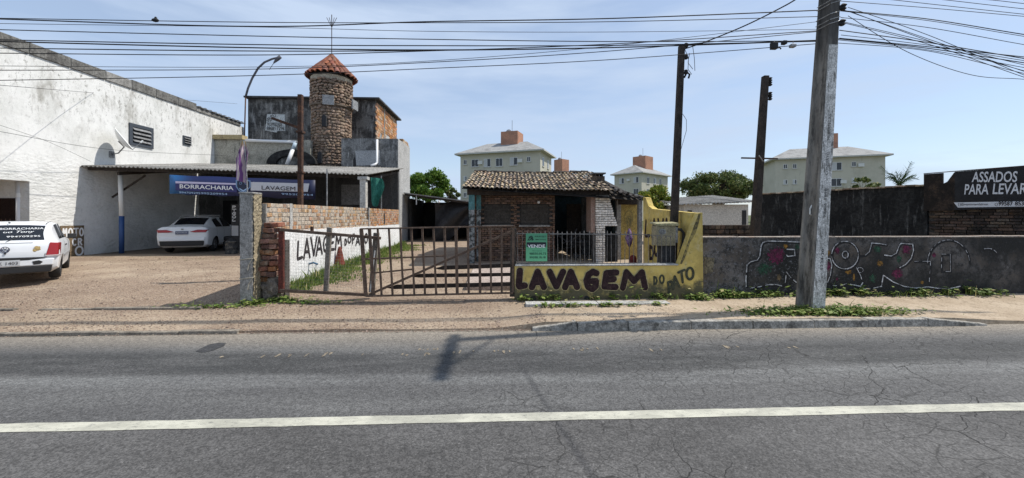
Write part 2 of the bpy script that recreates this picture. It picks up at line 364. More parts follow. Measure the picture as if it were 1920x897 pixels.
CONC_G = mat('grey_cement_plaster', (.24,.24,.235), (.11,.11,.108), (.44,.44,.43), s1=1.8, a1=(.42,.58), s3=2.4, a3=(.50,.66), k3=.7, bump=.4, grit=.45)
CREAM = mat('weathered_cream_plaster', (.43,.41,.35), (.27,.26,.22), (.10,.095,.08), s1=1.1, s3=1.8, a3=(.56,.72), bump=.35)
BLACKW = mat('shaded_black_plaster', (.030,.030,.029), (.012,.012,.012), (.13,.13,.125), s1=2.2, a1=(.42,.56), s3=3.5, a3=(.54,.66), k3=.7, bump=.8, bs=18, grit=.6)  # near-black tone stands for shade on the wall turned from the sun
KERB = mat('kerb_concrete', (.40,.375,.33), (.25,.235,.205), (.12,.11,.095), s1=3, s3=5, a3=(.50,.64), streak=False, bump=.6, grit=.5)
BRICK_O = mat('hollow_clay_brick', (.46,.27,.15), (.55,.42,.28), (.22,.16,.11), s1=2.4, a1=(.45,.62), k2=.55, s3=7, a3=(.56,.72), streak=False, rnd=.28, bump=.5, bs=45, alt=((.54,.47,.38),.55))
BRICK_OJ = mat('hollow_clay_brick_far', (.46,.22,.10), (.50,.36,.22), (.20,.13,.09), s1=2.4, a1=(.45,.62), k2=.4, s3=7, a3=(.56,.72), streak=False, isl=.3, bump=.5, bs=45, alt=((.50,.38,.28),.2))
BRICK_R = mat('red_house_brick', (.185,.115,.080), (.10,.068,.052), (.28,.22,.17), s1=5, s3=9, streak=False, a3=(.6,.75), rnd=.3, bump=.5, bs=50)
BRICK_W = mat('whitewashed_brick', (.86,.81,.74), (.72,.64,.56), (.20,.18,.16), s1=6, a1=(.5,.7), s3=3, a3=(.62,.80), rnd=.15, bump=.6, bs=40)
BRICK_K = mat('sooty_brick', (.10,.070,.052), (.035,.03,.028), (.24,.13,.08), s1=4, s3=5, streak=False, a3=(.58,.72), rnd=.5, bump=.7, bs=35)
MORTAR = mat('mortar', (.40,.37,.33), (.26,.24,.21), s1=5, bump=.5); MORTAR_D = mat('dark_mortar', (.10,.09,.08), (.05,.045,.04), s1=5, bump=.5)
WPAINT = mat('chalky_white_paint', (.82,.82,.81), (.72,.71,.69), col3=(.22,.21,.18), grit=.12, s1=3, s3=5, a3=(.62,.72), streak=False, bump=.5, bs=25, k3=.7)
RUST = mat('rusty_steel', (.085,.045,.03), (.05,.032,.026), (.19,.085,.04), s1=6, s3=9, streak=False, bump=.4, rough=.75)
RUST_G = mat('dull_gate_steel', (.155,.105,.075), (.085,.058,.044), (.25,.18,.13), s1=7, s3=10, streak=False, a3=(.55,.7), bump=.4, rough=.7)
RUST_R = mat('red_oxide_paint', (.13,.035,.025), (.07,.026,.02), s1=8, bump=.3, rough=.7)
WOODG = mat('weathered_grey_wood', (.21,.185,.155), (.12,.10,.085), (.30,.28,.25), s1=8, s3=12, a3=(.5,.7), bump=.6, bs=60)
WOODD = mat('dark_wood', (.055,.043,.035), (.03,.025,.022), (.11,.09,.075), s1=5, s3=14, a3=(.55,.7), bump=.6, bs=60)
FIBRE = mat('fibre_cement_sheet', (.30,.29,.27), (.20,.19,.175), (.09,.085,.075), grit=.5, s1=1.2, s3=3.5, a3=(.54,.7), streak=False, bump=.35, rnd=.10)
TILE = mat('weathered_roof_tile', (.40,.285,.18), (.48,.40,.28), (.06,.05,.045), s1=3.5, a1=(.42,.62), s3=6, a3=(.52,.66), streak=False, rnd=.35, bump=.6, bs=45)
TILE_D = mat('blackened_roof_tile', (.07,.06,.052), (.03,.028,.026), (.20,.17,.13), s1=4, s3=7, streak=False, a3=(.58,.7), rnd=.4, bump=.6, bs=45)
TILE_R = mat('terracotta_tile', (.31,.12,.075), (.20,.08,.055), (.38,.27,.20), s1=5, s3=8, streak=False, a3=(.58,.72), rnd=.25, bump=.4)
STONE = mat('tower_stone', (.30,.21,.15), (.21,.15,.11), (.38,.31,.24), s1=4, s3=7, streak=False, rnd=.24, bump=.7, bs=25)
MORT_T = mat('tower_mortar', (.19,.15,.115), (.12,.095,.075), s1=6, bump=.6)
APT = mat('apartment_cream_paint', (.50,.475,.395), (.43,.41,.335), (.30,.285,.235), s3=.9, a3=(.56,.72), k3=.5, s1=.35, grain=.05, grit=.06, bump=.05); APT_R = mat('apartment_roof_sheet', (.36,.355,.34), (.25,.245,.235), (.18,.18,.17), s1=.8, s3=1.5, streak=False, a3=(.55,.7), bump=.2, grain=.2)
SALMON = mat('salmon_tank_paint', (.50,.26,.17), (.36,.20,.14), s1=.5, bump=.2); WHT = flat('white_gloss', (.72,.72,.70), .5); WHTF = flat('white_print', (.78,.78,.78), .7)
BLK = flat('black_rubber', (.018,.018,.019), .75); BLKP = flat('black_paint', (.022,.016,.018), .8); DARKIN = flat('dark_interior', (.03,.03,.032), .95)
CABLE = flat('cable_black', (.012,.012,.013), .7); STEEL = mat('galvanised_steel', (.34,.34,.34), (.22,.22,.22), s1=8, bump=.2, rough=.5, metal=.5); TEAL = mat('teal_paint', (.10,.24,.25), (.06,.14,.15), (.35,.36,.33), s1=6, s3=7, a3=(.55,.65), bump=.4)
PIPE = flat('white_pvc', (.72,.72,.72), .4)

# ------------------------------------------------------------------ road, ground, kerbs
def grid(xs, ys, zf):
    mb = MB(); n = len(xs)
    mb.add([(x, y, zf(x, y)) for y in ys for x in xs], [(j*n+i, j*n+i+1, (j+1)*n+i+1, (j+1)*n+i) for j in range(len(ys)-1) for i in range(n-1)]); return mb
xs = [-900,-300,-120,-60] + list(np.arange(-36, 36.1, .75)) + [60,120,300,900]
struct(grid(xs, [-14,-6,-2,1,2,3,4,5,6.25], lambda x, y: 0.0), 'road', A_)
gy = [5.945,5.96,6.05,6.3,6.6,7,7.4,7.9,8.5,9.2,10,11,12,13,14,15.5,17,20,25,30,40,60,120,300,900]
gnoise = lambda x, y: (math.sin(x*1.7+y*2.1)*.008 + math.sin(x*4.1-y*3.3)*.005) * (1 if y < 30 and abs(x) < 40 else 0)
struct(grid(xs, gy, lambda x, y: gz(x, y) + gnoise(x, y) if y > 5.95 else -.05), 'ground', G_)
t = NT('road_paint'); cc = t.mix((.50,.485,.40), (.36,.35,.29), t.ramp(t.noise(4, 7, .7, (.4,1,1)), .4, .62)); cc = t.mix(cc, (.12,.12,.115), t.math('MULTIPLY', t.ramp(t.noise(30, 11, .9, (.45,1,1)), .52, .60), .7))
RPAINT = t.done(cc, .8, t.bump(t.noise(60, 4), .4, .003))
mb = MB(); n = 260; r_ = random.Random(3)
top = [(lerp(-26, 26, i/n), 3.452 + r_.uniform(-.007, .005), .004) for i in range(n+1)]; bot = [(lerp(-26, 26, i/n), 3.312 + r_.uniform(-.005, .007), .004) for i in range(n+1)]
mb.add(bot + top, [(i, i+1, n+2+i, n+1+i) for i in range(n)]); struct(mb, 'road_marking', RPAINT)
# kerb of the pavement in front of the painted walls: stones end to end
ke = thing('kerb', (4, 5.9, 0), 'pale concrete kerb along the sandy pavement by the pole', 'kerb'); ke['kind'] = 'structure'
x0 = .55; kb = [.55, 1.25, 2.05, 3.05, 4.05, 5.05, 5.95, 6.95, 7.95]
for i, (a, b) in enumerate(zip(kb, kb[1:])):
    z0 = .122 + r_.uniform(-.008, .008); z1 = .122 + r_.uniform(-.008, .008)
    if i == 0: z0 = .05
    if i == len(kb)-2: z1 = .03
    yj = r_.uniform(-.012, .012)
    m_ = MB().hexa([(a+.004,5.86+yj,-.05),(b-.004,5.86+yj,-.05),(b-.004,6.02+yj,-.05),(a+.004,6.02+yj,-.05)], [(a+.004,5.875+yj,z0),(b-.004,5.875+yj,z1),(b-.004,6.02+yj,z1),(a+.004,6.02+yj,z0)])
    m_.build('kerb_stone', KERB, ke, bevel=.012)
kl = thing('kerb', (-7, 5.9, 0), 'low worn kerb edge at the left of the gravel forecourt', 'kerb'); kl['kind'] = 'structure'
for a in np.arange(-12.6, -3.9, .87):
    zz = .05 + r_.uniform(-.008, .008); MB().hexa([(a,5.90,-.05),(a+.86,5.90,-.05),(a+.86,6.0,-.05),(a,6.0,-.05)], [(a,5.91,zz),(a+.86,5.91,zz-.004),(a+.86,6.0,zz-.004),(a,6.0,zz)]).build('kerb_stone', mat('worn_kerb', (.27,.235,.19), (.18,.155,.125), (.10,.09,.075), s1=3, s3=5, streak=False), kl, bevel=.01)
es = thing('edging_strip', (-7, 7.1, 0), 'low sunken concrete edging across the gravel forecourt', 'edging'); es['kind'] = 'structure'
for a, b in ((-9.4,-8.5),(-8.1,-7.2),(-7.2,-6.2),(-6.2,-5.3)):
    g = gz(a, 7.1); MB().box(a, b-.01, 7.06, 7.15, g-.08, g+.028+r_.uniform(-.01,.01)).build('edging_stone', mat('worn_kerb', (.27,.235,.19)), es, bevel=.01)
g = gz(2, 7.0); a, b = PX(985, 7.0), PX(1255, 7.0)
pl = thing('paving_strip', (2, 7, 0), 'narrow pale concrete strip at the foot of the yellow wall', 'paving'); pl['kind'] = 'structure'
for i in range(4): MB().box(lerp(a,b,i/4)+.006, lerp(a,b,(i+1)/4)-.006, 6.93, 7.16, g-.06, g+.03+r_.uniform(-.006,.006)).build('paving_slab', CONC_L, pl, bevel=.01)
struct(MB().box(PX(885,10), PX(965,9), 8.15, 11.35, .15, .345), 'concrete_pad', mat('pinkish_floor', (.50,.41,.35), (.38,.31,.27), s1=1.2, bump=.3), bevel=.01)
tag(MB().disc(P(397,645,5.32)*1 - Vector((0,0,P(397,645,5.32).z - .005)), .20, (0,0,1), 20, .12, .13).build('road_patch', mat('patch_asphalt', (.06,.06,.062), bump=.7, bs=60)), 'small dark oval patch in the asphalt near the left kerb', 'road patch', kind='structure')
# dried mud / worn paint spots on the lane
mb = MB(); r2 = random.Random(5)
for px, py, rw, n_ in ((500,668,.35,7),(640,665,.22,4),(785,665,.13,5),(800,657,.10,5),(870,661,.10,3),(920,660,.16,5),(1095,656,.12,5),(1230,657,.05,2),(1375,652,.14,4),(1495,653,.07,2)):
    p = P(px, py, 1.8*F_PX/(py-HOR)*(1 - (px-960)/F_PX*.04))
    for i in range(n_):
        mb.disc((p.x + r2.uniform(-rw, rw)*1.6, p.y + r2.uniform(-.035,.035), .004 + .0003*i), r2.uniform(.02,.065), (0,0,1), 11, .35, r2.uniform(.008,.02))
tag(mb.build('dried_mud', mat('dried_mud', (.27,.225,.165), (.20,.17,.13), s1=12, bump=.4)), 'small pale dried mud spots scattered along the far lane', 'mud', kind='stuff')

# ------------------------------------------------------------------ tall white building on the left
WX = -14.65
wb = thing('white_building', (WX-3, 16, .3), 'tall white stuccoed building side streaked with black mold', 'building')
oy0, oy1, oz = 9.6, 12.56, 2.85
wt = 6.86; RX = WX - 4.0
mb = MB(); mb.box(WX-5, WX, 6.2, oy0, 0, wt).box(WX-5, WX, oy1, 22.7, 0, wt).box(WX-5, WX, oy0, oy1, oz, wt); mb.build('wall', WST, wb)
MB().box(WX-5, RX, oy0-.02, oy1+.02, 0, oz+.02).build('recess_wall', mat('recess_tile_wall', (.50,.46,.42), (.40,.37,.34), s1=3, bump=.2), wb)
dz1 = PXW(0, 362, RX+.01).z
MB().box(WX-3.2, WX-.42, oy1-.02, oy1-.002, .2, 2.32).build('doorway', mat('dark_red_brown_doorway', (.03,.017,.014), (.018,.012,.01), s1=3), wb)
p = PXW(37, 380, WX-.35); MB().tube([(WX-.35, p.y, .3), (WX-.35, p.y, oz)], .085, 14).build('downpipe', PIPE, wb, smooth=True)
MB().lathe([(.10,0),(.10,.12)], (WX-.35, p.y, 2.35), 14).build('pipe_collar', WHT, wb)
for yy in np.arange(WX-3, WX-.3, .13): MB().tube([(yy, oy1-.15, .3), (yy, oy1-.15, 1.62), (yy, oy1-.15, 1.68)], [.010,.010,.002], 6).build('railing_bar', RUST, wb)
MB().box(WX-3.1, WX-.2, oy1-.165, oy1-.135, 1.52, 1.545).build('railing_rail', RUST, wb)
r_ = random.Random(9); yy = 6.2; k = 0
while yy < 21.6:                                          # coping blocks along the top edge
    L = r_.uniform(.95, 1.25); h = .34 if yy < 18.9 else .22
    MB().box(WX-.25, WX+.05, yy+.008, yy+L-.008, wt-.03+.002*k, wt+h+r_.uniform(-.02,.02)).build('coping_block', mat('dark_coping', (.20,.195,.18), (.10,.095,.09), (.30,.29,.27), s1=2, s3=3, bump=.5, grit=.5) if k % 4 else CONC, wb, bevel=.015); yy += L; k += 1
mb = MB(); n = 40
for i in range(n):
    a = lerp(19.2, 22.7, i/n); b = lerp(19.2, 22.7, (i+1)/n); z = wt + .23 + .03*math.sin(i*1.6); mb.box(WX-4, WX+.12, a, b, z-.015, z+.01)
mb.build('roof_sheet', FIBRE, wb)
def louvre(p0, p1, nslat, fr):
    y0, y1, z0, z1 = p0.y, p1.y, p1.z, p0.z
    fm = flat('slate_blue_frame', (.055,.065,.08), .6)
    wd = MB().box(WX+.002, WX+.05, y0, y1, z1-fr, z1).box(WX+.002, WX+.05, y0, y1, z0, z0+fr).box(WX+.002, WX+.05, y0, y0+fr, z0+fr, z1-fr).box(WX+.002, WX+.05, y1-fr, y1, z0+fr, z1-fr).build('window', fm, wb)
    MB().box(WX+.004, WX+.012, y0+fr, y1-fr, z0+fr, z1-fr).build('window_back', DARKIN, wd)
    zs = z1-fr
    hh = (z1-z0-2*fr)/nslat
    for i in range(nslat):
        a = zs-hh*i; MB().hexa([(WX+.02,y0+fr+.01,a-hh*.25),(WX+.09,y0+fr+.01,a-hh*.85),(WX+.09,y1-fr-.01,a-hh*.85),(WX+.02,y1-fr-.01,a-hh*.25)],[(WX+.02,y0+fr+.01,a-hh*.12),(WX+.097,y0+fr+.01,a-hh*.75),(WX+.097,y1-fr-.01,a-hh*.75),(WX+.02,y1-fr-.01,a-hh*.12)]).build('louvre_slat', STEEL, wd)
    return wd
louvre(PXW(241, 230, WX), PXW(286, 280, WX), 4, .13); louvre(PXW(342, 254, WX), PXW(357, 274, WX), 3, .05)
# painted MOTO board at the wall foot
# stroke lettering --------------------------------------------------------------
def circ(cx, cy, rx, ry, a0=0, a1=360, n=14): return [(cx + rx*math.cos(math.radians(lerp(a0,a1,i/n))), cy + ry*math.sin(math.radians(lerp(a0,a1,i/n)))) for i in range(n+1)]
GL = {'L': [[(.22,1),(.08,.14),(.16,.04),(.85,.10)]], 'A': [[(0,0),(.48,1),(1,0)],[(.22,.33),(.78,.33)]], 'V': [[(0,1),(.5,0),(1,1)]],
      'G': [[(.92,.92),(.62,1),(.25,.85),(.05,.5),(.18,.14),(.55,0),(.85,.16),(.88,.46),(.55,.46)]], 'E': [[(.98,.96),(.22,.92),(.06,.08),(.92,.04)],[(.14,.5),(.78,.54)]],
      'M': [[(0,0),(.16,1),(.5,.42),(.86,1),(1,0)]], 'D': [[(.1,0),(.1,1),(.6,.92),(.92,.5),(.6,.08),(.1,0)]], 'O': [circ(.5,.5,.45,.5)], 'P': [[(.1,0),(.1,1),(.7,.96),(.88,.72),(.65,.5),(.1,.44)]],
      'T': [[(0,.97),(1,1)],[(.5,.97),(.5,0)]], 'C': [circ(.5,.5,.45,.5,50,310)], 'R': [[(.1,0),(.1,1),(.7,.96),(.88,.74),(.65,.52),(.1,.46)],[(.5,.5),(.95,0)]]}
def ribbon(mb, pts3, wd, nrm, off):
    nrm = Vector(nrm).normalized(); k = 0
    for p, q in zip(pts3, pts3[1:]):
        d = (q-p)
        if d.length < 1e-6: continue
        d.normalize(); s_ = nrm.cross(d).normalized() * wd/2; o = nrm*(off[0]); off[0] += .00012
        mb.add([p-s_+o, q-s_+o, q+s_+o, p+s_+o], [(0,1,2,3)])
    for p in pts3:
        o = nrm*off[0]; off[0] += .00012; mb.disc(p+o, wd/2, nrm, 12, .05)
def letter(mb, ch, o, r, u, wd, nrm, off, wob=.0):
    for st in GL[ch]: ribbon(mb, [Vector(o) + Vector(r)*(x + random.uniform(-wob,wob)) + Vector(u)*(y + random.uniform(-wob,wob)) for x, y in st], wd, nrm, off)
q0, q1 = PXW(112, 424, WX), PXW(156, 470, WX)
bd = thing('painted_board', (WX+.02, (q0.y+q1.y)/2, .35), 'brown painted board reading MOTO leaning on the white wall', 'sign')
MB().box(WX+.003, WX+.03, q0.y, q1.y, .33, q0.z).build('board', mat('brown_board', (.23,.165,.10), (.16,.12,.08), s1=4, bump=.3), bd)
mb = MB(); off = [0.0]; X_ = WX+.034; wdt = q1.y-q0.y
for i, ch in enumerate('MOTO'): letter(mb, ch, (X_, q0.y+.06+i*wdt*.235, q0.z-.36), (0, wdt*.17, 0), (0,0,.26), .05, (1,0,0), off)
for i, ch in enumerate('CR'): letter(mb, ch, (X_, q0.y+wdt*.48+i*wdt*.235, q0.z-.68), (0, wdt*.16, 0), (0,0,.22), .05, (1,0,0), off)
ribbon(mb, [Vector((X_, q0.y+wdt*.76+wdt*.16*x, .54+.15*y)) for x, y in circ(0,0,1,1)], .06, (1,0,0), off)
mb.build('lettering', WHTF, bd)
# satellite dish
c = PXW(228, 263, WX+.55); br = PXW(209, 290, WX+.01)
sd = thing('satellite_dish', br, 'white satellite dish on a curved arm beside the louvred window', 'satellite dish')
mb = MB(); ax = Vector((.68,.50,.53)).normalized(); rot = ax.to_track_quat('Z','Y').to_matrix()
prof = [(r, .16*(r/.42)**2) for r in (.0,.1,.2,.3,.38,.42)]
vs = []; fs = []; n = 28
for r, h in prof:
    for k in range(n): a = 2*math.pi*k/n; vs.append(c + rot @ Vector((r*math.cos(a), r*math.sin(a)*1.1, h-.08)))
for i in range(5):
    for k in range(n): fs.append((i*n+k, i*n+(k+1) % n, (i+1)*n+(k+1) % n, (i+1)*n+k))
mb.add(vs, fs); d_ = mb.build('reflector', WHT, sd, smooth=True); d_.modifiers.new('solid','SOLIDIFY').thickness = .012
MB().tube([br, br+Vector((.25,0,.05)), br+Vector((.42,.05,.3)), c+rot@Vector((0,0,-.1))], .022, 8).build('arm', STEEL, sd, smooth=True)
MB().box(br.x-.01, br.x+.03, br.y-.09, br.y+.09, br.z-.12, br.z+.12).build('wall_plate', STEEL, sd)
MB().tube([c+rot@Vector((0,-.44,.06)), c+rot@Vector((0,-.3,.45))], .012, 6).build('feed_arm', STEEL, sd)
MB().tube([c+rot@Vector((0,-.31,.42)), c+rot@Vector((0,-.27,.52))], .035, 8).build('feed_horn', WHT, sd)

# ------------------------------------------------------------------ workshop canopy between the building and the brick wall
def corr(x0, x1, yf, yb, zf0, zf1, zb0, zb1, pitch=.146, amp=.026, th=.008, ny=4):
    n = max(8, int((x1-x0)/pitch*8)); mb = MB(); V = []
    for j in range(ny+1):
        tt = j/ny
        for i in range(n+1):
            s = i/n; x = lerp(x0,x1,s); V.append((x, lerp(yf,yb,tt), lerp(lerp(zf0,zf1,s), lerp(zb0,zb1,s), tt) + amp*math.sin(2*math.pi*x/pitch)))
    m = n+1; mb.add(V, [(j*m+i, j*m+i+1, (j+1)*m+i+1, (j+1)*m+i) for j in range(ny) for i in range(n)]); return mb
CFY, CBY = 14.0, 19.3
zfl = lambda x: lerp(3.52, 3.26, (x+14.6)/9.9); zbl = lambda x: lerp(4.30, 4.13, (x+14.6)/9.9)
cp = thing('workshop_canopy', (-9.6, 16.5, .37), 'open workshop canopy roofed with grey corrugated sheets', 'canopy')
xe = np.linspace(-14.648, -4.72, 10)
for i in range(9):
    dz = .012*(i % 2); a, b = xe[i], xe[i+1]+.06; jy = random.uniform(-.04,.04)
    o = corr(a, b, CFY+jy, CBY, zfl(a)+dz, zfl(b)+dz, zbl(a)+dz, zbl(b)+dz).build('roof_sheet', FIBRE, cp, smooth=True, fix=False)
    o.modifiers.new('solid','SOLIDIFY').thickness = .012
for yy in (14.25, 15.9, 17.6, 19.0):
    s = (yy-CFY)/(CBY-CFY); MB().bar((-14.6, yy, lerp(zfl(-14.6),zbl(-14.6),s)-.10), (-4.8, yy, lerp(zfl(-4.8),zbl(-4.8),s)-.10), .06, .12).build('purlin', WOODD, cp)
for xx in (-13.5, -9.5, -5.0): MB().bar((xx, 14.15, zfl(xx)-.22), (xx, 19.1, zbl(xx)-.24), .07, .12).build('rafter', WOODD, cp)
px_ = P(228, 400, 14.7); pz = gz(px_.x, 14.7)
MB().tube([(px_.x, 14.7, pz), (px_.x, 14.7, 1.75)], .075, 16).build('post_base', flat('blue_post_paint', (.03,.075,.21), .5), cp, smooth=True)
MB().tube([(px_.x, 14.7, 1.75), (px_.x-.05, 14.7, zfl(px_.x)-.1)], .07, 16).build('post', WHT, cp, smooth=True)
MB().bar((px_.x-.45, 14.82, 2.45), (px_.x+.75, 14.82, 3.28), .04, .06).build('brace', WOODD, cp)
p = P(692, 400, 13.65)
MB().box(-4.86, -4.66, 13.75, 13.97, .37, 3.05).build('post', mat('flaking_white_post', (.60,.58,.53), (.40,.38,.34), s1=6, bump=.4), cp)
MB().box(-4.93, -4.60, 13.72, 14.0, 3.05, 3.16).build('post_cap', CONC_L, cp)
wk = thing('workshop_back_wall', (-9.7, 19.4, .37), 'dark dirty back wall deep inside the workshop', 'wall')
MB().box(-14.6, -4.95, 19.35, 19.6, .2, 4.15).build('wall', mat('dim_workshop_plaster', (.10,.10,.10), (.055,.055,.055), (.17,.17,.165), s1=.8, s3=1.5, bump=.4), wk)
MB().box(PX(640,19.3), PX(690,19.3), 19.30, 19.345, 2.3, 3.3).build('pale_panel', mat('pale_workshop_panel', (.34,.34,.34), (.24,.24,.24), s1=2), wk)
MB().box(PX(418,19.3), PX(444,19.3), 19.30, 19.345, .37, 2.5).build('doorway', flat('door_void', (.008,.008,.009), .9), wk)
# ------------------------------------------------------------------ printed lettering
def text(s, o, r, u, size, m, parent, name='lettering', width=None, depth=.002, local=False, shear=0., off=0., align='LEFT', bold=0.):
    cu = bpy.data.curves.new('tmp', 'FONT'); cu.body = s; cu.size = 1; cu.shear = shear; cu.align_x = align; cu.offset = bold; cu.resolution_u = 3
    ob = bpy.data.objects.new('tmp', cu); COL.objects.link(ob); dg = bpy.context.evaluated_depsgraph_get(); dg.update()
    me = bpy.data.meshes.new_from_object(ob.evaluated_get(dg)); bpy.data.objects.remove(ob); bpy.data.curves.remove(cu)
    A = np.array([v.co[:] for v in me.vertices]); Fc = [tuple(p.vertices) for p in me.polygons]; bpy.data.meshes.remove(me)
    x0, x1 = A[:,0].min(), A[:,0].max(); y0, y1 = A[:,1].min(), A[:,1].max()
    sy = size/(y1-y0); sx = (width/(x1-x0)) if width else sy
    r, u, o = Vector(r).normalized(), Vector(u).normalized(), Vector(o); nrm = r.cross(u).normalized()
    mb = MB(); mb.add([o + r*((a[0]-x0)*sx) + u*((a[1]-y0)*sy) + nrm*(.003+off) for a in A], Fc)
    return mb.build(name, m, parent, fix=False, local=local)
XR, ZU = (1,0,0), (0,0,1)
def rect_on(mb, px0, py0, px1, py1, Y, th=.0):
    a, b = P(px0, py0, Y), P(px1, py1, Y); mb.add([(a.x,Y,b.z),(b.x,Y,b.z),(b.x,Y,a.z),(a.x,Y,a.z)], [(0,1,2,3)]); return mb
def m_banner():
    t = NT('banner_print'); x = t.xyz(); c = t.mix((.02,.16,.40), (.012,.020,.085), t.ramp(x[0], -12.0, -10.6)); c = t.mix(c, (.012,.016,.05), t.ramp(x[0], -9.6, -7.4))
    return t.done(c, .5, t.bump(t.noise(3, 3, .5, (1,1,.3)), .5, .02), spec=.4)
BY = 13.93
bn = thing('banner', P(455, 365, BY), 'long dark blue tyre shop banner hung under the canopy edge', 'banner')
n = 24; mb = MB(); V = []
for j, (ya, yb) in enumerate(((328,338),(364,374))):
    for i in range(n+1):
        px = lerp(318, 591, i/n); q = P(px, lerp(ya, yb, i/n), BY); V.append((q.x, q.y+.010*math.sin(i*.9)+.012*j*math.sin(i*.6), q.z + (.02*math.sin(i*1.3) if j else -.015*math.sin(math.pi*i/n*3)**2)))
mb.add(V, [(i, i+1, n+2+i, n+1+i) for i in range(n)]); o = mb.build('cloth', m_banner(), bn, smooth=True); o.modifiers.new('solid','SOLIDIFY').thickness = .004
bl = lambda px, py, d=.056: P(px, py, BY-d)
rv = (P(591,338,BY)-P(318,328,BY)).normalized()
def slab(pts, m, name, d): mb = MB(); mb.add([bl(a, b, d) for a, b in pts], [tuple(range(len(pts)))]); return mb.build(name, m, bn)
slab([(329,340),(444,344),(444,347),(329,344)], flat('lilac_print', (.55,.50,.66), .6), 'stripe', .042)
slab([(329,344),(444,348),(444,361),(329,357)], flat('indigo_print', (.03,.03,.13), .6), 'stripe', .040)
text('BORRACHARIA', bl(337,353.5), rv, ZU, .145, WHTF, bn, width=(bl(438,0).x-bl(337,0).x), bold=.012)
text('994709295', bl(336,363), rv, ZU, .07, flat('pale_blue_print', (.35,.5,.7), .6), bn, width=.72); text('995209954', bl(377,364.5), rv, ZU, .07, flat('pale_blue_print', (.35,.5,.7), .6), bn, width=.9)
slab([(470,341.5),(580,344.5),(577,360),(470,357.5)], flat('grey_white_print', (.55,.55,.57), .6), 'stripe', .044)
text('LAVAGEM', bl(491,356), rv, ZU, .145, BLKP, bn, width=(bl(554,0).x-bl(491,0).x), off=.012, bold=.0); text('995209954', bl(528,365.5), rv, ZU, .06, flat('pale_blue_print', (.35,.5,.7), .6), bn, width=1.1)
sh = [(442,338),(456,335),(470,339),(470,351),(464,358),(456,363),(447,358),(442,350)]
slab(sh, flat('shield_edge', (.16,.26,.42), .5), 'emblem', .058); slab([(456+(a-456)*.82, 349+(b-349)*.82) for a, b in sh], flat('shield_dark', (.012,.02,.05), .5), 'emblem_field', .062)
slab([(449,353),(456,357),(463,353),(463,355),(456,360),(449,355)], flat('pale_blue_print', (.35,.5,.7), .6), 'emblem_mark', .066); mb = MB()
for a in (451, 461): mb.tube([bl(a+2.2*math.cos(k), 344+2.2*math.sin(k), .066) for k in np.linspace(0, 6.28, 12)], .008, 5)
mb.build('emblem_rings', flat('shield_edge', (.16,.26,.42), .5), bn)
# clutter at the workshop's right end
p = PG(434, 476); dr = thing('oil_drum', (p.x, p.y, p.z), 'small dark drum standing by the sedan front', 'drum')
MB().lathe([(.19,0),(.2,.03),(.19,.05),(.19,.2),(.2,.22),(.19,.24),(.19,.42),(.2,.44),(.17,.47)], p, 18).build('drum_body', mat('dark_drum', (.05,.05,.05), (.18,.16,.13), s1=9, bump=.3), dr, smooth=True, auto=40)
MB().lathe([(.15,0),(.12,.05),(.05,.09)], p+Vector((0,0,.47)), 14).build('lid', BLK, dr)
a, b = P(434,383,15.5), P(449,470,15.5); sb = thing('upright_sign', ((a.x+b.x)/2,15.5,.37), 'tall narrow black sign board with white letters behind the post', 'sign')
MB().box(a.x, b.x, 15.48, 15.53, .37, a.z).build('board', flat('board_black', (.02,.02,.022), .6), sb)
mb = MB(); off = [0.]
for i, ch in enumerate('PTGOL'): letter(mb, ch, (a.x+.05, 15.475, a.z-.16-.13*i), (.14,0,0), (0,0,.09), .025, (0,-1,0), off)
mb.build('lettering', WHTF, sb); MB().box(a.x+.03, b.x-.02, 15.46, 15.477, a.z-1.25, a.z-.85).build('white_panel', flat('dull_white', (.4,.4,.4), .6), sb)
def tyre(parent, c, R=.30, w=.18, axis='z', name='tyre'):
    prof = [(R*.62,-w*.42),(R*.70,-w*.5),(R*.9,-w*.5),(R,-w*.32),(R,w*.32),(R*.9,w*.5),(R*.70,w*.5),(R*.62,w*.42)]
    mb = MB(); n = 28; vs = []; 
    for r, h in prof:
        for k in range(n): q = 2*math.pi*k/n; v = (r*math.cos(q), r*math.sin(q), h); v = v if axis == 'z' else ((v[0], v[2], v[1]) if axis == 'y' else (v[2], v[0], v[1])); vs.append(Vector(c)+Vector(v))
    m_ = len(prof); mb.add(vs, [(i*n+k, i*n+(k+1) % n, ((i+1) % m_)*n+(k+1) % n, ((i+1) % m_)*n+k) for i in range(m_) for k in range(n)])
    return mb
for i, nm in enumerate(('bottom', 'middle', 'top')):
    p = PG(418, 472); tag(tyre(None, (p.x+.02*i, p.y+.5, p.z+.1+.19*i)).build('tyre', BLK, smooth=True), f'{nm} tyre of the stack beside the white sedan', 'tyre', 'tyres stacked in the workshop')

# ------------------------------------------------------------------ grey two-storey house, lower terrace walls and block
gh = thing('grey_house', (-11, 25.5, 4), 'mold blackened grey upper storey with brick gable side', 'house')
XL, XRt = -14.6, -7.2; zt = 8.62
MB().box(XL, XRt, 23, 27.8, .3, zt).build('wall', CONC_D, gh)
MB().box(XL-.1, XRt+.28, 22.75, 28.0, zt+.003, zt+.10).build('roof', mat('dark_roof_edge', (.06,.06,.06), (.12,.12,.12), s1=2), gh)
bm_o = unit_box('brick', BRICK_O); mats = []; r_ = random.Random(2)
for j in range(26):
    z = 4.3 + j*.165
    for i in range(13):
        y = 23.1 + .37*i + (.18 if j % 2 else 0)
        if y > 27.6 or any(a < y < b and c < z < d for a, b, c, d in ((23.7,24.1,6.0,6.9),(25.0,26.0,5.6,7.0))): continue
        mats.append(tform((XRt+.012+r_.uniform(-.005,.005), y, z), 0,0,0,(.05,.355,.15)))
join_pieces(gh, 'brick_facing', bm_o, mats, BRICK_OJ)
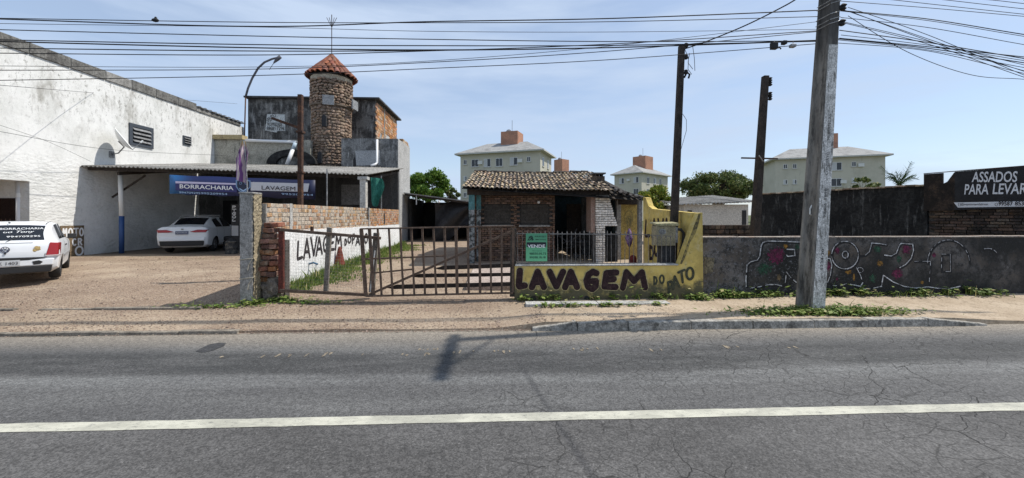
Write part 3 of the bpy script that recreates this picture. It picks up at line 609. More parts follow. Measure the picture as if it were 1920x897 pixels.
MB().box(XRt+.002, XRt+.02, 25.0, 26.0, 5.6, 7.0).build('window', mat('pale_board', (.5,.5,.48), bump=.1), gh)
MB().box(XRt+.002, XRt+.02, 23.7, 24.1, 6.0, 6.9).build('window', mat('grey_board', (.3,.3,.3), bump=.1), gh)
MB().box(XRt-.002, XRt+.055, 24.55, 24.72, 4.3, zt).build('pillar', CONC, gh)
pa, pb = P(497,213,22.97), P(537,246,22.97)
po = thing('for_sale_poster', ((pa.x+pb.x)/2, 22.97, pb.z), 'white hand-lettered poster with phone number on the grey house', 'poster')
mb = MB(); mb.prism([P(501,214,22.97), P(534,215,22.97), P(535,246,22.97), P(520,246,22.97), P(519,249,22.97), P(497,245,22.97)], (0,.012,0)); mb.build('sheet', mat('poster_white', (.62,.64,.63), (.52,.54,.53), s1=3, bump=.1), po)
text('PROPRIEDADE', P(501,236.5,22.95), XR, ZU, .20, BLKP, po, width=P(529,0,22.95).x-P(501,0,22.95).x); text('98681', P(500,244.5,22.95), XR, ZU, .22, BLKP, po, width=P(516,0,22.95).x-P(500,0,22.95).x); text('7296', P(519,244.5,22.95), XR, ZU, .22, BLKP, po, width=P(533,0,22.95).x-P(519,0,22.95).x)
text('VENDO', P(504,231,22.95), (.72,0,.69), (-.69,0,.72), .26, BLKP, po, width=.62)
# terrace wall (left) and block (right)
tw = thing('terrace_wall', (-11, 20.4, 3.5), 'weathered cream terrace wall above the canopy with a soot-dark arch', 'wall')
ta, tb = PX(401,20.4), PX(582,20.4)
MB().box(ta, tb, 20.4, 20.65, .3, P(480,262,20.4).z).build('wall', CREAM, tw)
MB().box(ta-.3, PX(455,20.3), 20.25, 20.7, P(430,262,20.4).z+.003, P(430,254,20.4).z).build('coping', mat('ochre_ledge', (.50,.40,.22), (.35,.28,.17), s1=4, bump=.4), tw)
mb = MB(); R = 44/F_PX*20.4; c = P(548,308,20.36); V = []; n = 20
for k in range(n+1):
    q = math.pi*k/n; V.append((c.x+R*math.cos(q), 20.36, c.z+R*.60*math.sin(q))); 
for k in range(n+1):
    q = math.pi*k/n; V.append((c.x+R*.62*math.cos(q), 20.36, c.z+R*.34*math.sin(q)))
mb.add(V, [(k,k+1,n+2+k,n+1+k) for k in range(n)]); o = mb.build('arch', mat('sooty_arch', (.022,.022,.022), (.05,.05,.05), s1=5, bump=.5), tw); o.modifiers.new('solid','SOLIDIFY').thickness = .25; o.modifiers['solid'].offset = 0
MB().disc((c.x,20.395,c.z), R*.64, (0,-1,0), 28, 0, R*.36).build('arch_infill', CONC_G, tw)
wp = thing('white_pipe', P(480,290,20.2), 'white plastic gutter pipe bent diagonally over the terrace wall', 'pipe')
MB().tube([P(461,263.5,20.25), P(556,267,20.25)], .075, 10).build('pipe_run', PIPE, wp, smooth=True); MB().tube([P(554,268,20.2), P(549,281,20.2)], .09, 10).build('pipe_elbow', flat('pale_blue_pipe', (.45,.55,.62), .5), wp, smooth=True)
MB().tube([P(549,281,20.2), P(538,309,20.0)], .095, 10).build('pipe_drop', PIPE, wp, smooth=True)
bk = thing('grey_block', (-6.2, 20.5, .37), 'grey cement block with pale sunlit side wall beside the shed', 'building')
bx0, bx1, by0, by1 = PX(640,19.4), -4.98, 19.4, 22.0; bz = P(700,260,19.4).z
MB().box(bx0, bx1, by0, by1, .25, bz).build('wall', CONC_G, bk)
MB().box(bx1-.01, bx1+.02, by0+.015, by1, .25, bz-.004).build('sunlit_side', mat('sunlit_cement_render', (.46,.455,.44), (.37,.365,.35), s1=1.2, bump=.3), bk)  # side face coloured paler to stand for sun falling on it
mats = [tform((bx1-.10, 20.6+.21*i, bz+.055+.11*j)) @ Matrix.Diagonal((.2,.2,.1,1)) for j in range(2) for i in range(7-j)]; pieces(bk, 'brick', bm_o, mats)
MB().prism([P(666,283,19.35), P(712,282,19.35), P(712,310,19.35), P(668,311,19.35)], (0,.03,0)).build('grey_panel', mat('grey_sheet', (.40,.41,.42), (.34,.35,.36), s1=2, bump=.1), bk)
MB().tube([P(707,262,19.3), P(707,305,19.3), P(704,308.5,19.2), P(696,311,19.0)], .06, 10).build('downpipe', PIPE, bk, smooth=True)
MB().prism([P(664,294,19.37), P(667,301,19.37), P(667,312,19.37), P(662,312,19.37), P(662,300,19.37)], (0,.02,0)).build('niche', DARKIN, bk)

# ------------------------------------------------------------------ stone tower
TY = 21.6; tc_ = P(622, 300, TY); RT = 33.5/F_PX*TY; ez = P(622,150,TY).z; az = P(622,107,TY).z
tw_ = thing('stone_tower', (tc_.x, TY, .4), 'round stone lookout tower with conical red tiled roof', 'tower')
MB().lathe([(RT-.05,0),(RT-.05,ez-.4)], (tc_.x,TY,.4), 48).build('tower_core', MORT_T, tw_, smooth=True, auto=40)
MB().lathe([(RT+.02,0),(RT+.05,.30)], (tc_.x,TY,ez-.28), 40).build('cornice', mat('cream_cornice', (.48,.43,.34), (.36,.32,.25), s1=4), tw_, smooth=True, auto=40)
zl = P(622,204,TY).z; MB().lathe([(RT-.02,0),(RT+.09,.03),(RT+.09,.10),(RT-.02,.13)], (tc_.x,TY,zl-.06), 40).build('string_course', MORT_T, tw_, smooth=True, auto=40)
sm = [unit_stone('stone', STONE, i) for i in range(4)]; front = []; back = []; r_ = random.Random(4); z = P(622,312,TY).z
while z < ez-.36:
    h = r_.uniform(.13,.19); a = r_.uniform(0,.3)
    while a < 2*math.pi:
        wdt = r_.uniform(.13,.34)/RT; am = a+wdt/2; rad = RT-.03+(.07 if z > zl else 0)
        wx = tc_.x+rad*math.cos(am); wy = TY+rad*math.sin(am); nx, ny = math.cos(am), math.sin(am)
        M_ = tform((wx, wy, z+h/2+r_.uniform(-.035,.035)), r_.uniform(-.2,.2), r_.uniform(-.5,.5), am-math.pi/2, (wdt*RT*r_.uniform(.9,1.2), .13, h*r_.uniform(.8,1.25)))
        (front if ny*-(-1) < .30 and (nx*(0-wx)+ny*(0-wy)) > 0 else back).append((r_.randrange(4), M_)); a += wdt
    z += h*.97
r_.shuffle(front); keep = front[:300]; rest = front[300:]+back
for k in range(4):
    pieces(tw_, 'stone', sm[k], [m for q, m in keep if q == k]); join_pieces(tw_, 'stone_facing', sm[k], [m for q, m in rest if q == k], STONE)
def slit(pxc, py0, py1, wpx, m=DARKIN):
    a, b = P(pxc-wpx/2, py0, TY-RT), P(pxc+wpx/2, py1, TY-RT); cx = (a.x+b.x)/2; y_ = TY - math.sqrt(max(.01,(RT+.12)**2-(cx-tc_.x)**2)) 
    MB().prism([(a.x,y_,b.z),(b.x,y_,b.z),(b.x,y_,a.z-.12),(cx,y_,a.z),(a.x,y_,a.z-.12)], (0,.28,0)).build('slit_window', m, tw_)
slit(609, 215, 238, 8); slit(601, 284, 307, 8)
for pxc, wpx in ((617.5, 20), (654, 12)):
    a, b = P(pxc-wpx/2,180,TY-RT), P(pxc+wpx/2,198,TY-RT); cx = (a.x+b.x)/2; y_ = TY-math.sqrt(max(.02,(RT+.17)**2-(cx-tc_.x)**2)); q = math.atan2(y_-TY, cx-tc_.x)+math.pi/2
    mb = MB(); mb.box(-.5,.5,-.5,.5,-.5,.5); M_ = tform((cx,y_,(a.z+b.z)/2),0,0,q,(b.x-a.x if pxc < 640 else .62,.06,a.z-b.z)); mb.v = [tuple(M_ @ Vector(v)) for v in mb.v]
    mb.build('plaque', mat('grey_plaque', (.30,.31,.32), (.20,.21,.22), s1=5), tw_)
# conical roof of barrel tiles
RR = 42/F_PX*TY; base_z = ez-.02; rise = az-base_z
MB().lathe([(RR-.1,0),(RR-.1,.02),(.03,rise-.05)], (tc_.x,TY,base_z), 8).build('roof_cone', TILE_D, tw_)
def barrel(name, m, r0=.5, r1=.42, n=6, th=.1):          # unit barrel tile: length 1 along +y, width 1, convex up
    mb = MB(); V = []
    for y, r in ((0,r0),(1,r1)):
        for k in range(n+1): a = math.pi*k/n; V.append((-r*math.cos(a), y, r*math.sin(a)))
        for k in range(n+1): a = math.pi*k/n; V.append((-(r-th)*math.cos(a), y, (r-th)*math.sin(a)))
    q = n+1; F_ = []
    for k in range(n): F_ += [(k,k+1,2*q+k+1,2*q+k), (q+k+1,q+k,3*q+k,3*q+k+1), (k+1,k,q+k,q+k+1)]
    mb.add(V, F_); me = mb.mesh(name, m, True); me.set_sharp_from_angle(angle=math.radians(50)); return me
bt = barrel('roof_tile', TILE_R); mats = []; slope = math.atan2(rise, RR); Ls = math.hypot(rise, RR)
for j in range(5):
    s0 = j/5.2; rr = RR*(1-s0); cnt = max(4, int(2*math.pi*rr/.30))
    for i in range(cnt):
        a = 2*math.pi*(i+.5*(j % 2))/cnt + r_.uniform(-.02,.02); d = Vector((math.cos(a), math.sin(a), 0))
        p = Vector((tc_.x, TY, base_z)) + d*rr + Vector((0,0,rise*s0+.03))
        wdt = min(.30, 2*math.pi*rr/cnt*.98)
        mats.append(tform(p, 0,0,a+math.pi/2) @ Matrix.Rotation(slope+.04,4,'X') @ Matrix.Diagonal((wdt, Ls/5.2*1.25, .28, 1)))
pieces(tw_, 'roof_tile', bt, mats[:300])
MB().tube([(tc_.x,TY,az-.1),(tc_.x,TY,P(622,28,TY).z)], .022, 6).build('lightning_rod', RUST, tw_); zz = P(622,40,TY).z
mb = MB(); [mb.tube([(tc_.x,TY,zz-.35),(tc_.x+.28*sx,TY,zz+.2)], .014, 5) for sx in (-1,-.5,.5,1)]; mb.build('rod_prongs', RUST, tw_)

# ------------------------------------------------------------------ steel post, curved lamp, flag, concrete post
sp = P(563.5, 400, 9.3); g = gz(sp.x, 9.3)
st = thing('steel_post', (sp.x, 9.3, g), 'rusty brown steel post with one slanting arm', 'post')
MB().box(sp.x-.05, sp.x+.05, 9.25, 9.35, g, P(563,178,9.3).z).build('upright', RUST, st, bevel=.008); MB().bar(P(510,222,9.3), P(560,240,9.3), .05, .06).build('arm', RUST, st)
MB().box(sp.x-.075, sp.x+.075, 9.225, 9.375, P(563,325,9.3).z, P(563,322,9.3).z).build('clamp', RUST, st); MB().box(sp.x-.075, sp.x+.075, 9.225, 9.375, P(563,250,9.3).z, P(563,246,9.3).z).build('clamp', RUST, st)
LY = 22.6
cl = thing('curved_lamp_pole', P(458,306,LY), 'thin curved lamp pole rising above the grey house corner', 'lamp pole')
MB().tube([P(458,306,LY), P(458.5,250,LY), P(460.5,182,LY)], .035, 8).build('pole', RUST, cl, smooth=True)
MB().tube([P(460.5,182,LY), P(465,166,LY), P(473,147,LY), P(484,128,LY), P(496,117,LY), P(510,111,LY), P(522,108,LY)], .055, 8).build('curved_arm', mat('lamp_grey', (.13,.13,.15)), cl, smooth=True)
MB().tube([P(526,106.5,LY), P(520,111,LY), P(513,119,LY)], [.10,.11,.03], 8).build('lamp_head', mat('lamp_grey', (.13,.13,.15)), cl, smooth=True); MB().tube([P(513,119,LY), P(505,131,LY)], .014, 5).build('loose_wire', CABLE, cl)
cpX0, cpX1 = PX(449.5,7.35), PX(473.5,7.35); cz = P(462,363,7.35).z
cpst = thing('concrete_post', ((cpX0+cpX1)/2, 7.45, .13), 'rough grey concrete gatepost at the brick wall end', 'post')
r_ = random.Random(8); MB().hexa([(cpX0,7.35,.0),(cpX1,7.35,.0),(cpX1,7.60,.0),(cpX0,7.60,.0)], [(cpX0-.01,7.35,cz),(cpX1-.005,7.35,cz+.01),(cpX1,7.60,cz+.02),(cpX0,7.60,cz-.01)]).build('shaft', mat('grey_post_concrete', (.36,.345,.32), (.25,.24,.22), (.13,.12,.105), s1=3, s3=5, a3=(.54,.7), bump=.6), cpst, bevel=.015)
mb = MB()
V = []; ny_, nz_ = 9, 60
for j in range(nz_+1):
    for i in range(ny_+1): V.append((cpX1+.008+r_.uniform(0,.022), 7.355+.24*i/ny_+(r_.uniform(-.012,.012) if i in (0,ny_) else 0), lerp(.1,cz-.01,j/nz_)))
mb.add(V, [(j*(ny_+1)+i, j*(ny_+1)+i+1, (j+1)*(ny_+1)+i+1, (j+1)*(ny_+1)+i) for j in range(nz_) for i in range(ny_)])
mb.build('render_coat', mat('ochre_roughcast', (.36,.30,.20), (.26,.22,.15), s1=9, bump=1., bs=30, bd=.02), cpst)
mb = MB(); mb.box(cpX0-.02, cpX1+.02, 7.33, 7.62, cz-.01, cz+.025); mb.build('post_cap', CONC, cpst, bevel=.012)
for zc in (.62, .98):
    mb = MB(); a = [(cpX0-.008,7.34,zc-.02),(cpX1+.010,7.34,zc),(cpX1+.012,7.61,zc+.12),(cpX1+.25,7.66,zc+.18)]; mb.tube(a, .008, 6); mb.tube([a[1], (cpX1-.06,7.33,zc-.12), (cpX1-.08,7.33,zc-.22)], .007, 5); mb.build('rope', flat('pale_rope', (.42,.38,.30), .9), cpst)
fp = thing('flag', P(462,362,7.45), 'faded purple flag hanging limp from a thin pole on the gatepost', 'flag')
MB().tube([P(464,361,7.45), P(461,300,7.45), P(457,263,7.45)], .011, 7).build('flagpole', STEEL, fp)
def m_flag():
    t = NT('flag_cloth'); x = t.xyz(); q = t.n.new('ShaderNodeTexWave'); q.inputs['Scale'].default_value = 5.5; q.inputs['Distortion'].default_value = 3; q.bands_direction = 'X'; t.l(t.pos.outputs['Position'], q.inputs['Vector'])
    c = t.mix((.20,.085,.24), (.55,.44,.44), t.ramp(q.outputs['Fac'], .35, .6)); c = t.mix(c, (.55,.36,.13), t.ramp(x[2], 3.05, 3.2)); return t.done(c, .85, t.bump(t.noise(40), .2, .004))
V = []; nu, nv = 14, 16
for j in range(nv+1):
    s = j/nv; yy = lerp(265, 336, s)
    for i in range(nu+1):
        tt = i/nu; wl = lerp(2, 12, min(1, s*2.2)) * (1 if s < .9 else 1-.15*(s-.9)*10*abs(math.sin(tt*5))); wr = lerp(2, 7.5 if s < .35 else 5.5, min(1, s*2.5)); c0 = lerp(457, 456, s)
        q = P(lerp(c0-wl*1.4, c0+wr*1.5, tt), yy + (10*tt if s > .8 else 0), 7.45); V.append((q.x, q.y + .055*math.sin(tt*9+s*2)*min(1, s*3), q.z))
mb = MB(); mb.add(V, [(j*(nu+1)+i, j*(nu+1)+i+1, (j+1)*(nu+1)+i+1, (j+1)*(nu+1)+i) for j in range(nv) for i in range(nu)]); o = mb.build('cloth', m_flag(), fp, smooth=True, fix=False)
# ------------------------------------------------------------------ brick boundary wall with painted lower part
BX = -4.48; bw = thing('brick_wall', (BX-.1, 12.6, .2), 'orange hollow-brick boundary wall with white painted lower half', 'wall')
ztop = 2.04
MB().box(BX-.17, BX-.018, 7.62, 17.75, .05, ztop-.02).build('mortar_core', MORTAR, bw)
mats = []; r_ = random.Random(12)
for j in range(7):
    z = 1.375+.0945*j; y = 7.64 + (.07 if j % 2 else 0)
    while y < 17.6:
        L = r_.choice((.135,.14,.15,.19,.10)); mats.append(tform((BX-.06+r_.uniform(-.008,.008), y+L/2, z+.045), r_.uniform(-.02,.02),0,0,(.10,L-.018,.078))); y += L
r_.shuffle(mats); mats.sort(key=lambda m: m.translation.y); pieces(bw, 'brick', bm_o, mats[:300]); join_pieces(bw, 'brick_course', bm_o, mats[300:], BRICK_OJ)
mb = MB(); ys = np.linspace(7.95, 17.7, 60); r3 = random.Random(3); tp = [lerp(1.46,1.34,(y-7.95)/9.8)+r3.uniform(-.012,.012) for y in ys]
for i in range(59):
    mb.add([(BX+.012,ys[i],.05),(BX+.012,ys[i+1],.05),(BX+.012,ys[i+1],tp[i+1]),(BX+.012,ys[i],tp[i]),(BX-.03,ys[i],tp[i]),(BX-.03,ys[i+1],tp[i+1])],[(0,1,2,3),(3,2,5,4)])
mb.add([(BX+.012,7.95,.05),(BX+.012,7.95,tp[0]),(BX-.03,7.95,tp[0]),(BX-.03,7.95,.05)],[(0,1,2,3)]); mb.build('white_paint_coat', WPAINT, bw)
def yat(px): return PXW(px, 400, BX).y
mb = MB(); off = [0.]; X_ = BX+.016
for ch, a, b, y0, y1 in (('L',557,570,490,454),('A',570,583,487,449),('V',583,596,482,446),('A',593,606,480,446),('G',606,616,474,444),('E',616,629,472,444),('M',629,642,469,443),('D',646,651,461,449),('O',652,659,457,444),('P',660,667,458,440),('A',667,675,461,443),('T',675,682,461,440),('O',683,690,457,439)):
    pa, pb = PXW(a,y0,X_), PXW(b,y0,X_); zt_ = PXW(a,y1,X_).z; zb_ = pa.z + .02
    letter(mb, ch, (X_, pa.y, zb_), (0, (pb.y-pa.y)*.85, 0), (0,0,zt_-zb_), .075 if a < 640 else .06, (1,0,0), off, .02)
mb.build('lettering', BLKP, bw)
for px_, z1 in ((546,.0),(692,.0)):
    y_ = yat(px_); MB().box(BX-.14, BX+.004, y_-.05, y_+.05, .2, ztop+.004).build('pillar', CONC_L, bw)
y_ = yat(721); MB().box(BX-.1, BX+.006, y_-.07, y_+.07, 1.45, 1.85).build('slot', DARKIN, bw)
p = PXW(613,383,BX-.1); tag(MB().tube([p-Vector((0,0,.05)), PXW(613,317,BX-.1)], .018, 7).build('thin_pipe', STEEL), 'thin grey upright pipe on top of the brick wall', 'pipe')
# crumbling pier at the wall's front end
pr = thing('broken_brick_pier', (-4.25, 7.6, .13), 'crumbling broken brick pier between gatepost and wire fence', 'pier'); mats = []; r_ = random.Random(21)
for j in range(11):
    z = .50+.105*j
    for i in range(2): mats.append(tform((lerp(-4.47,-4.32,i)+r_.uniform(-.05,.03)+(.02 if j > 7 else 0), 7.62+r_.uniform(-.04,.06), z+.05), r_.uniform(-.06,.06), r_.uniform(-.1,.1), r_.uniform(-.25,.25), (.19 if i == 0 else r_.uniform(.1,.19), .2, .092)))
pieces(pr, 'brick', unit_box('brick', mat('broken_red_brick', (.26,.12,.07), (.12,.07,.05), (.34,.24,.17), s1=7, s3=9, streak=False, rnd=.4, bump=.8, bs=30, bd=.015), .1), mats)
bmx = bmesh.new(); bmesh.ops.create_icosphere(bmx, subdivisions=3, radius=1)
for v in bmx.verts: v.co = Vector((v.co.x*.19, v.co.y*.15, v.co.z*.30)) * (1+.25*math.sin(v.co.x*5+v.co.z*7)*math.cos(v.co.y*6+v.co.z*3))
me = bpy.data.meshes.new('mortar_base'); bmx.to_mesh(me); bmx.free(); me.materials.append(mat('rubble_mortar', (.20,.17,.14), (.11,.095,.08), s1=8, bump=1., bd=.02)); o = bpy.data.objects.new('mortar_base', me); o.parent = pr; o.location = Vector((-4.38,7.64,.34))-ORG[pr.name]; COL.objects.link(o)
MB().box(-4.47, -4.17, 7.70, 7.86, .1, 1.30).build('pier_core', MORTAR_D, pr)

# ------------------------------------------------------------------ wire fence panel and gate
FY = 7.55; fn = thing('wire_fence_panel', P(605,548,FY), 'wire mesh fence panel with red-brown post and grey rails', 'fence')
def vp(px0, py0, px1, py1, wd, dp, name, m, par, Y=FY): return MB().bar(P(px0,py0,Y), P(px1,py1,Y), wd, dp, (0,1,0)).build(name, m, par, bevel=.004)
vp(528,428,528,549,.085,.08,'post',RUST_R,fn); vp(618,427,611,550,.085,.06,'post',WOODG,fn,7.57); vp(525,431,714,447,.055,.05,'rail',RUST_G,fn,7.50); vp(525,545,690,553,.055,.06,'rail',RUST_G,fn,7.50)
vp(585,425,585,434,.05,.05,'bracket',RUST,fn)
mb = MB()
for px in np.arange(534, 688, 5.2): q = (px-525)/165; mb.tube([P(px,lerp(432,446,q),7.53), P(px,lerp(546,553,q),7.53)], .0012, 4, False)
for k in range(1, 19): q = k/19; mb.tube([P(534,lerp(432,546,q),7.53), P(688,lerp(446,553,q),7.53)], .0012, 4, False)
o = mb.build('wire_mesh', flat('mesh_wire', (.30,.29,.27), .5, .4), fn, fix=False); o['kind'] = 'stuff'
vp(706,437,697,548,.10,.08,'post',WOODG,fn,7.62); MB().tube([P(703,470,7.58), P(694,548,7.58)], .012, 6).build('white_stake', WHT, fn)
GY = 7.42; gt = thing('steel_gate', P(820,555,GY), 'sagging rusty steel bar gate with diagonal brace across the driveway', 'gate')
bars = [(65,97,7.4),(122,152,6.2),(180,208,4),(258,285,4),(338,360,4),(415,437,4),(492,512,4),(570,590,4),(648,660,4.4),(728,738,6),(812,818,4.6),(893,898,5.4),(970,975,4),(1048,1050,4),(1130,1128,5)]
for a, b, wpx in bars:
    xa, xb = 660+a/3.738, 660+b/3.738; q = (xa-677)/285; vp(xa, lerp(429,424,q), xb, lerp(556,549,q), wpx*.92/97, .03, 'bar', RUST_G, gt, GY)
vp(676,429.5,965,424,.028,.05,'top_rail',RUST_G,gt,GY-.035); vp(686,555.5,962,549.5,.03,.05,'bottom_rail',RUST_G,gt,GY-.035); vp(692,553,960,434,.045,.035,'diagonal_brace',RUST_G,gt,GY+.035); vp(685,486,835,480,.03,.03,'middle_rail',RUST_G,gt,GY+.04); vp(702,512,775,505,.03,.03,'middle_rail',RUST_G,gt,GY+.06)
for (x0, y0), (x1, y1), h in (((815,502),(962,498),7),((771,517),(962,515),6),((726,538),(962,533),7)):
    mb = MB(); mb.prism([P(x0,y0+h*.35,GY+.08), P(x0+14,y0+h/2+1,GY+.08), P(x1,y1+h/2,GY+.08), P(x1,y1-h/2,GY+.08), P(x0+16,y0-h/2,GY+.08)], (0,.03,0)); mb.build('board', WOODD, gt)
vp(963,428,961,556,.11,.09,'end_post',mat('dark_post_wood', (.10,.085,.07), (.06,.05,.045), s1=9, bump=.5),gt,GY+.1)
# old traffic cone and tap by the wall
cb = PG(637, 503); cn = thing('traffic_cone', cb, 'faded rust-red traffic cone standing by the white painted wall', 'traffic cone'); s_ = P(637,503,cb.y).z; hz = P(637,463,cb.y).z-cb.z
MB().box(cb.x-.18, cb.x+.18, cb.y-.18, cb.y+.18, cb.z, cb.z+.03).build('base', mat('cone_base', (.36,.20,.13), bump=.2), cn, bevel=.01)
MB().lathe([(.155,.03),(.105,.03+hz*.4),(.05,.03+hz*.85),(.035,hz),(.028,hz+.005)], cb, 20).build('cone_body', mat('faded_cone_red', (.22,.055,.035), (.13,.04,.03), s1=9, bump=.2), cn, smooth=True, auto=50)
tp_ = PXW(586,520,BX+.1); tpp = thing('water_tap', (tp_.x, tp_.y, gz(tp_.x, tp_.y)), 'small blue tap with white pipe low by the white wall', 'tap')
MB().tube([(tp_.x+.1,tp_.y,gz(tp_.x,tp_.y)), (tp_.x+.08,tp_.y,.62)], .012, 6).build('pipe', PIPE, tpp); MB().tube([(tp_.x-.08,tp_.y,.63),(tp_.x+.02,tp_.y,.66),(tp_.x+.12,tp_.y,.62)], .022, 7).build('valve', flat('blue_valve', (.05,.12,.2), .5), tpp)
gcl = thing('green_tarp', (-4.6, 14.0, 2.1), 'torn green tarpaulin hanging beside the white canopy post', 'tarpaulin'); V = []
for j in range(13):
    for i in range(9):
        s, tt = j/12, i/8; q = P(lerp(695,718+4*math.sin(s*4),tt), lerp(333+2*tt, 372 + 16*math.sin(tt*2.6+.4) - 20*max(0,tt-.75), s), 13.5); V.append((q.x, q.y+.09*math.sin(tt*11+s*1.5), q.z))
mb = MB(); mb.add(V, [(j*9+i, j*9+i+1, (j+1)*9+i+1, (j+1)*9+i) for j in range(12) for i in range(8)]); o = mb.build('cloth', mat('green_tarp', (.03,.16,.12), (.05,.24,.19), s1=3, bump=.2), gcl, smooth=True, fix=False)
MB().tube([P(715,330,13.6), P(715,392,13.6)], .02, 6).build('stake', STEEL, gcl)
# ------------------------------------------------------------------ dark shed beyond the gate
SY = 20.3; sx0, sx1 = -4.9, PX(905, SY)
shd = thing('dark_shed', ((sx0+sx1)/2, SY+2, .38), 'low dark open shed with a thin sloping roof behind the gate', 'shed')
za, zb = P(750,361,SY).z, P(880,377,SY).z; zr_ = lerp(za, zb, (sx1-sx0)/(PX(880,SY)-sx0))
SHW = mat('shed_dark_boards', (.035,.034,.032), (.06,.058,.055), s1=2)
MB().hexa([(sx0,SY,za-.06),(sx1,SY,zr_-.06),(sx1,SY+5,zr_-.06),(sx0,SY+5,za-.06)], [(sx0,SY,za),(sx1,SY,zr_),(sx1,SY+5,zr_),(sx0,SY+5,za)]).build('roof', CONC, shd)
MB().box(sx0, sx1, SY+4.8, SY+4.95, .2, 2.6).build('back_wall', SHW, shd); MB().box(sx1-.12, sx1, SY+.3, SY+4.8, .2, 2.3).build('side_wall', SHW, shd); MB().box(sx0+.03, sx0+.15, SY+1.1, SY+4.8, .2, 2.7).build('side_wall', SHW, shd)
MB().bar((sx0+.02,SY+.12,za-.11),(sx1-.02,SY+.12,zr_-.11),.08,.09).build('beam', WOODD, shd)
p = P(780,384,SY); MB().tube([(p.x,SY+.1,p.z),(p.x,SY+.1,za-.15)], .025, 6).build('hanging_tube', PIPE, shd)
p = P(823,381,SY); MB().lathe([(.03,0),(.07,.05),(.05,.12),(.02,.15)], p, 12).build('bulb', WHT, shd)
V = []
for j in range(9):
    for i in range(13): s, tt = j/8, i/12; q = P(lerp(815,878,tt), lerp(380,lerp(470,420,tt),s)+4*math.sin(tt*8+s*5), SY+.6); V.append((q.x, q.y+.25*math.sin(s*6+tt*4), q.z))
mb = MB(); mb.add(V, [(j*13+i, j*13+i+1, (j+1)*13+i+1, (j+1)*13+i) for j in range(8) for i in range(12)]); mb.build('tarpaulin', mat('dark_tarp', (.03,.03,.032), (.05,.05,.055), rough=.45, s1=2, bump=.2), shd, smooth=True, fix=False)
# ------------------------------------------------------------------ brick house with tiled roof
HY, EY, RY_ = 12.0, 11.25, 14.2
hx0, hx1 = PX(884, HY), 4.0
hs = thing('brick_house', (1.5, 13, .3), 'small brick house with a sagging weathered clay tile roof', 'house')
ezl, rdz = P(900,353,EY).z, P(1000,324,RY_).z
dx0, dx1 = PX(1041,HY), PX(1106,HY)
w1 = (PX(906,HY), PX(960,HY), P(930,422,HY).z, P(930,384,HY).z); w2 = (PX(975,HY), PX(1029,HY), P(1000,422,HY).z, P(1000,384,HY).z)
bt_ = 2.52
mb = MB().box(hx0, w1[0], HY+.10, HY+.25, .1, bt_).box(w1[1], w2[0], HY+.10, HY+.25, .1, bt_).box(w2[1], dx0, HY+.10, HY+.25, .1, bt_)
for q in (w1, w2): mb.box(q[0], q[1], HY+.10, HY+.25, .1, q[2]).box(q[0], q[1], HY+.10, HY+.25, q[3], bt_)
mb.build('mortar_core', MORTAR_D, hs)
bm_r = unit_box('brick', BRICK_R); mats = []; r_ = random.Random(6); j = 0; z = .30
while z < bt_-.05:
    x = hx0 + (.1 if j % 2 else 0)
    while x < dx0-.05:
        L = min(.20, dx0-x)
        if not any(q[0]-.02 < x+L/2 < q[1]+.02 and q[2]-.02 < z+.03 < q[3]+.02 for q in (w1, w2)): mats.append(tform((x+L/2, HY+.06+r_.uniform(-.008,.008), z+.03), 0,0,0,(L-.014,.10,.054)))
        x += .205
    z += .068; j += 1
mats.sort(key=lambda m: -m.translation.z); pieces(hs, 'brick', bm_r, mats[:300]); join_pieces(hs, 'brick_facing', bm_r, mats[300:], BRICK_R)
for q in (w1, w2):
    sh_ = MB().box(q[0]+.002, q[1]-.002, HY+.09, HY+.12, q[2], q[3]).build('window', mat('shutter_dark', (.05,.048,.045), bump=.2), hs)
    n = 15
    for i in range(n): za_ = lerp(q[2], q[3], i/n); MB().box(q[0]+.02, q[1]-.02, HY+.055, HY+.088, za_+.006, lerp(q[2],q[3],(i+1)/n)-.006).build('shutter_slat', mat('shutter_slat_brown', (.085,.075,.065), (.06,.052,.045), s1=5, bump=.2), sh_)
    MB().box(q[0]-.03, q[1]+.03, HY-.02, HY+.06, q[2]-.06, q[2]-.004).build('sill', CONC, sh_)
MB().lathe([(.03,0),(.05,.04),(.03,.08)], P(1010,382,HY-.05), 12).build('lamp', WHT, hs)
for a, b, Y_ in ((879,890,EY+.35),(893.5,902,EY+.75)):
    MB().box(PX(a,Y_), PX(b,Y_), Y_-.06, Y_+.06, 1.95, 2.55).build('column', TEAL, hs); MB().box(PX(a,Y_)+.004, PX(b,Y_)-.004, Y_-.056, Y_+.056, .2, 1.95).build('column_base', mat('peeling_column', (.30,.31,.31), (.03,.035,.035), (.12,.2,.2), s1=9, a1=(.44,.54), s3=8, bump=.5), hs)
MB().box(hx0-.1, 3.45, EY+.28, EY+.42, 2.40, 2.58).build('beam', WOODD, hs)
MB().box(3.45, 4.0, EY+.28, EY+.42, 2.26, 2.40).build('beam', WOODD, hs)
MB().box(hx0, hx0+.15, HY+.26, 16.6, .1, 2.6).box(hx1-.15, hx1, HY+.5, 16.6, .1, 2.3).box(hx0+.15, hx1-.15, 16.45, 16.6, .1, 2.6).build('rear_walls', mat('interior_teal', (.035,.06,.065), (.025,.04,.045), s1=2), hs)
MB().box(dx1+.1, hx1-.15, 13.6, 13.7, .1, 2.4).build('inner_wall', mat('interior_grey', (.10,.10,.10), (.06,.06,.06), s1=2), hs); MB().box(PX(1062,14), PX(1090,14), 13.9, 14.0, .3, 2.2).build('inner_door', WOODD, hs)
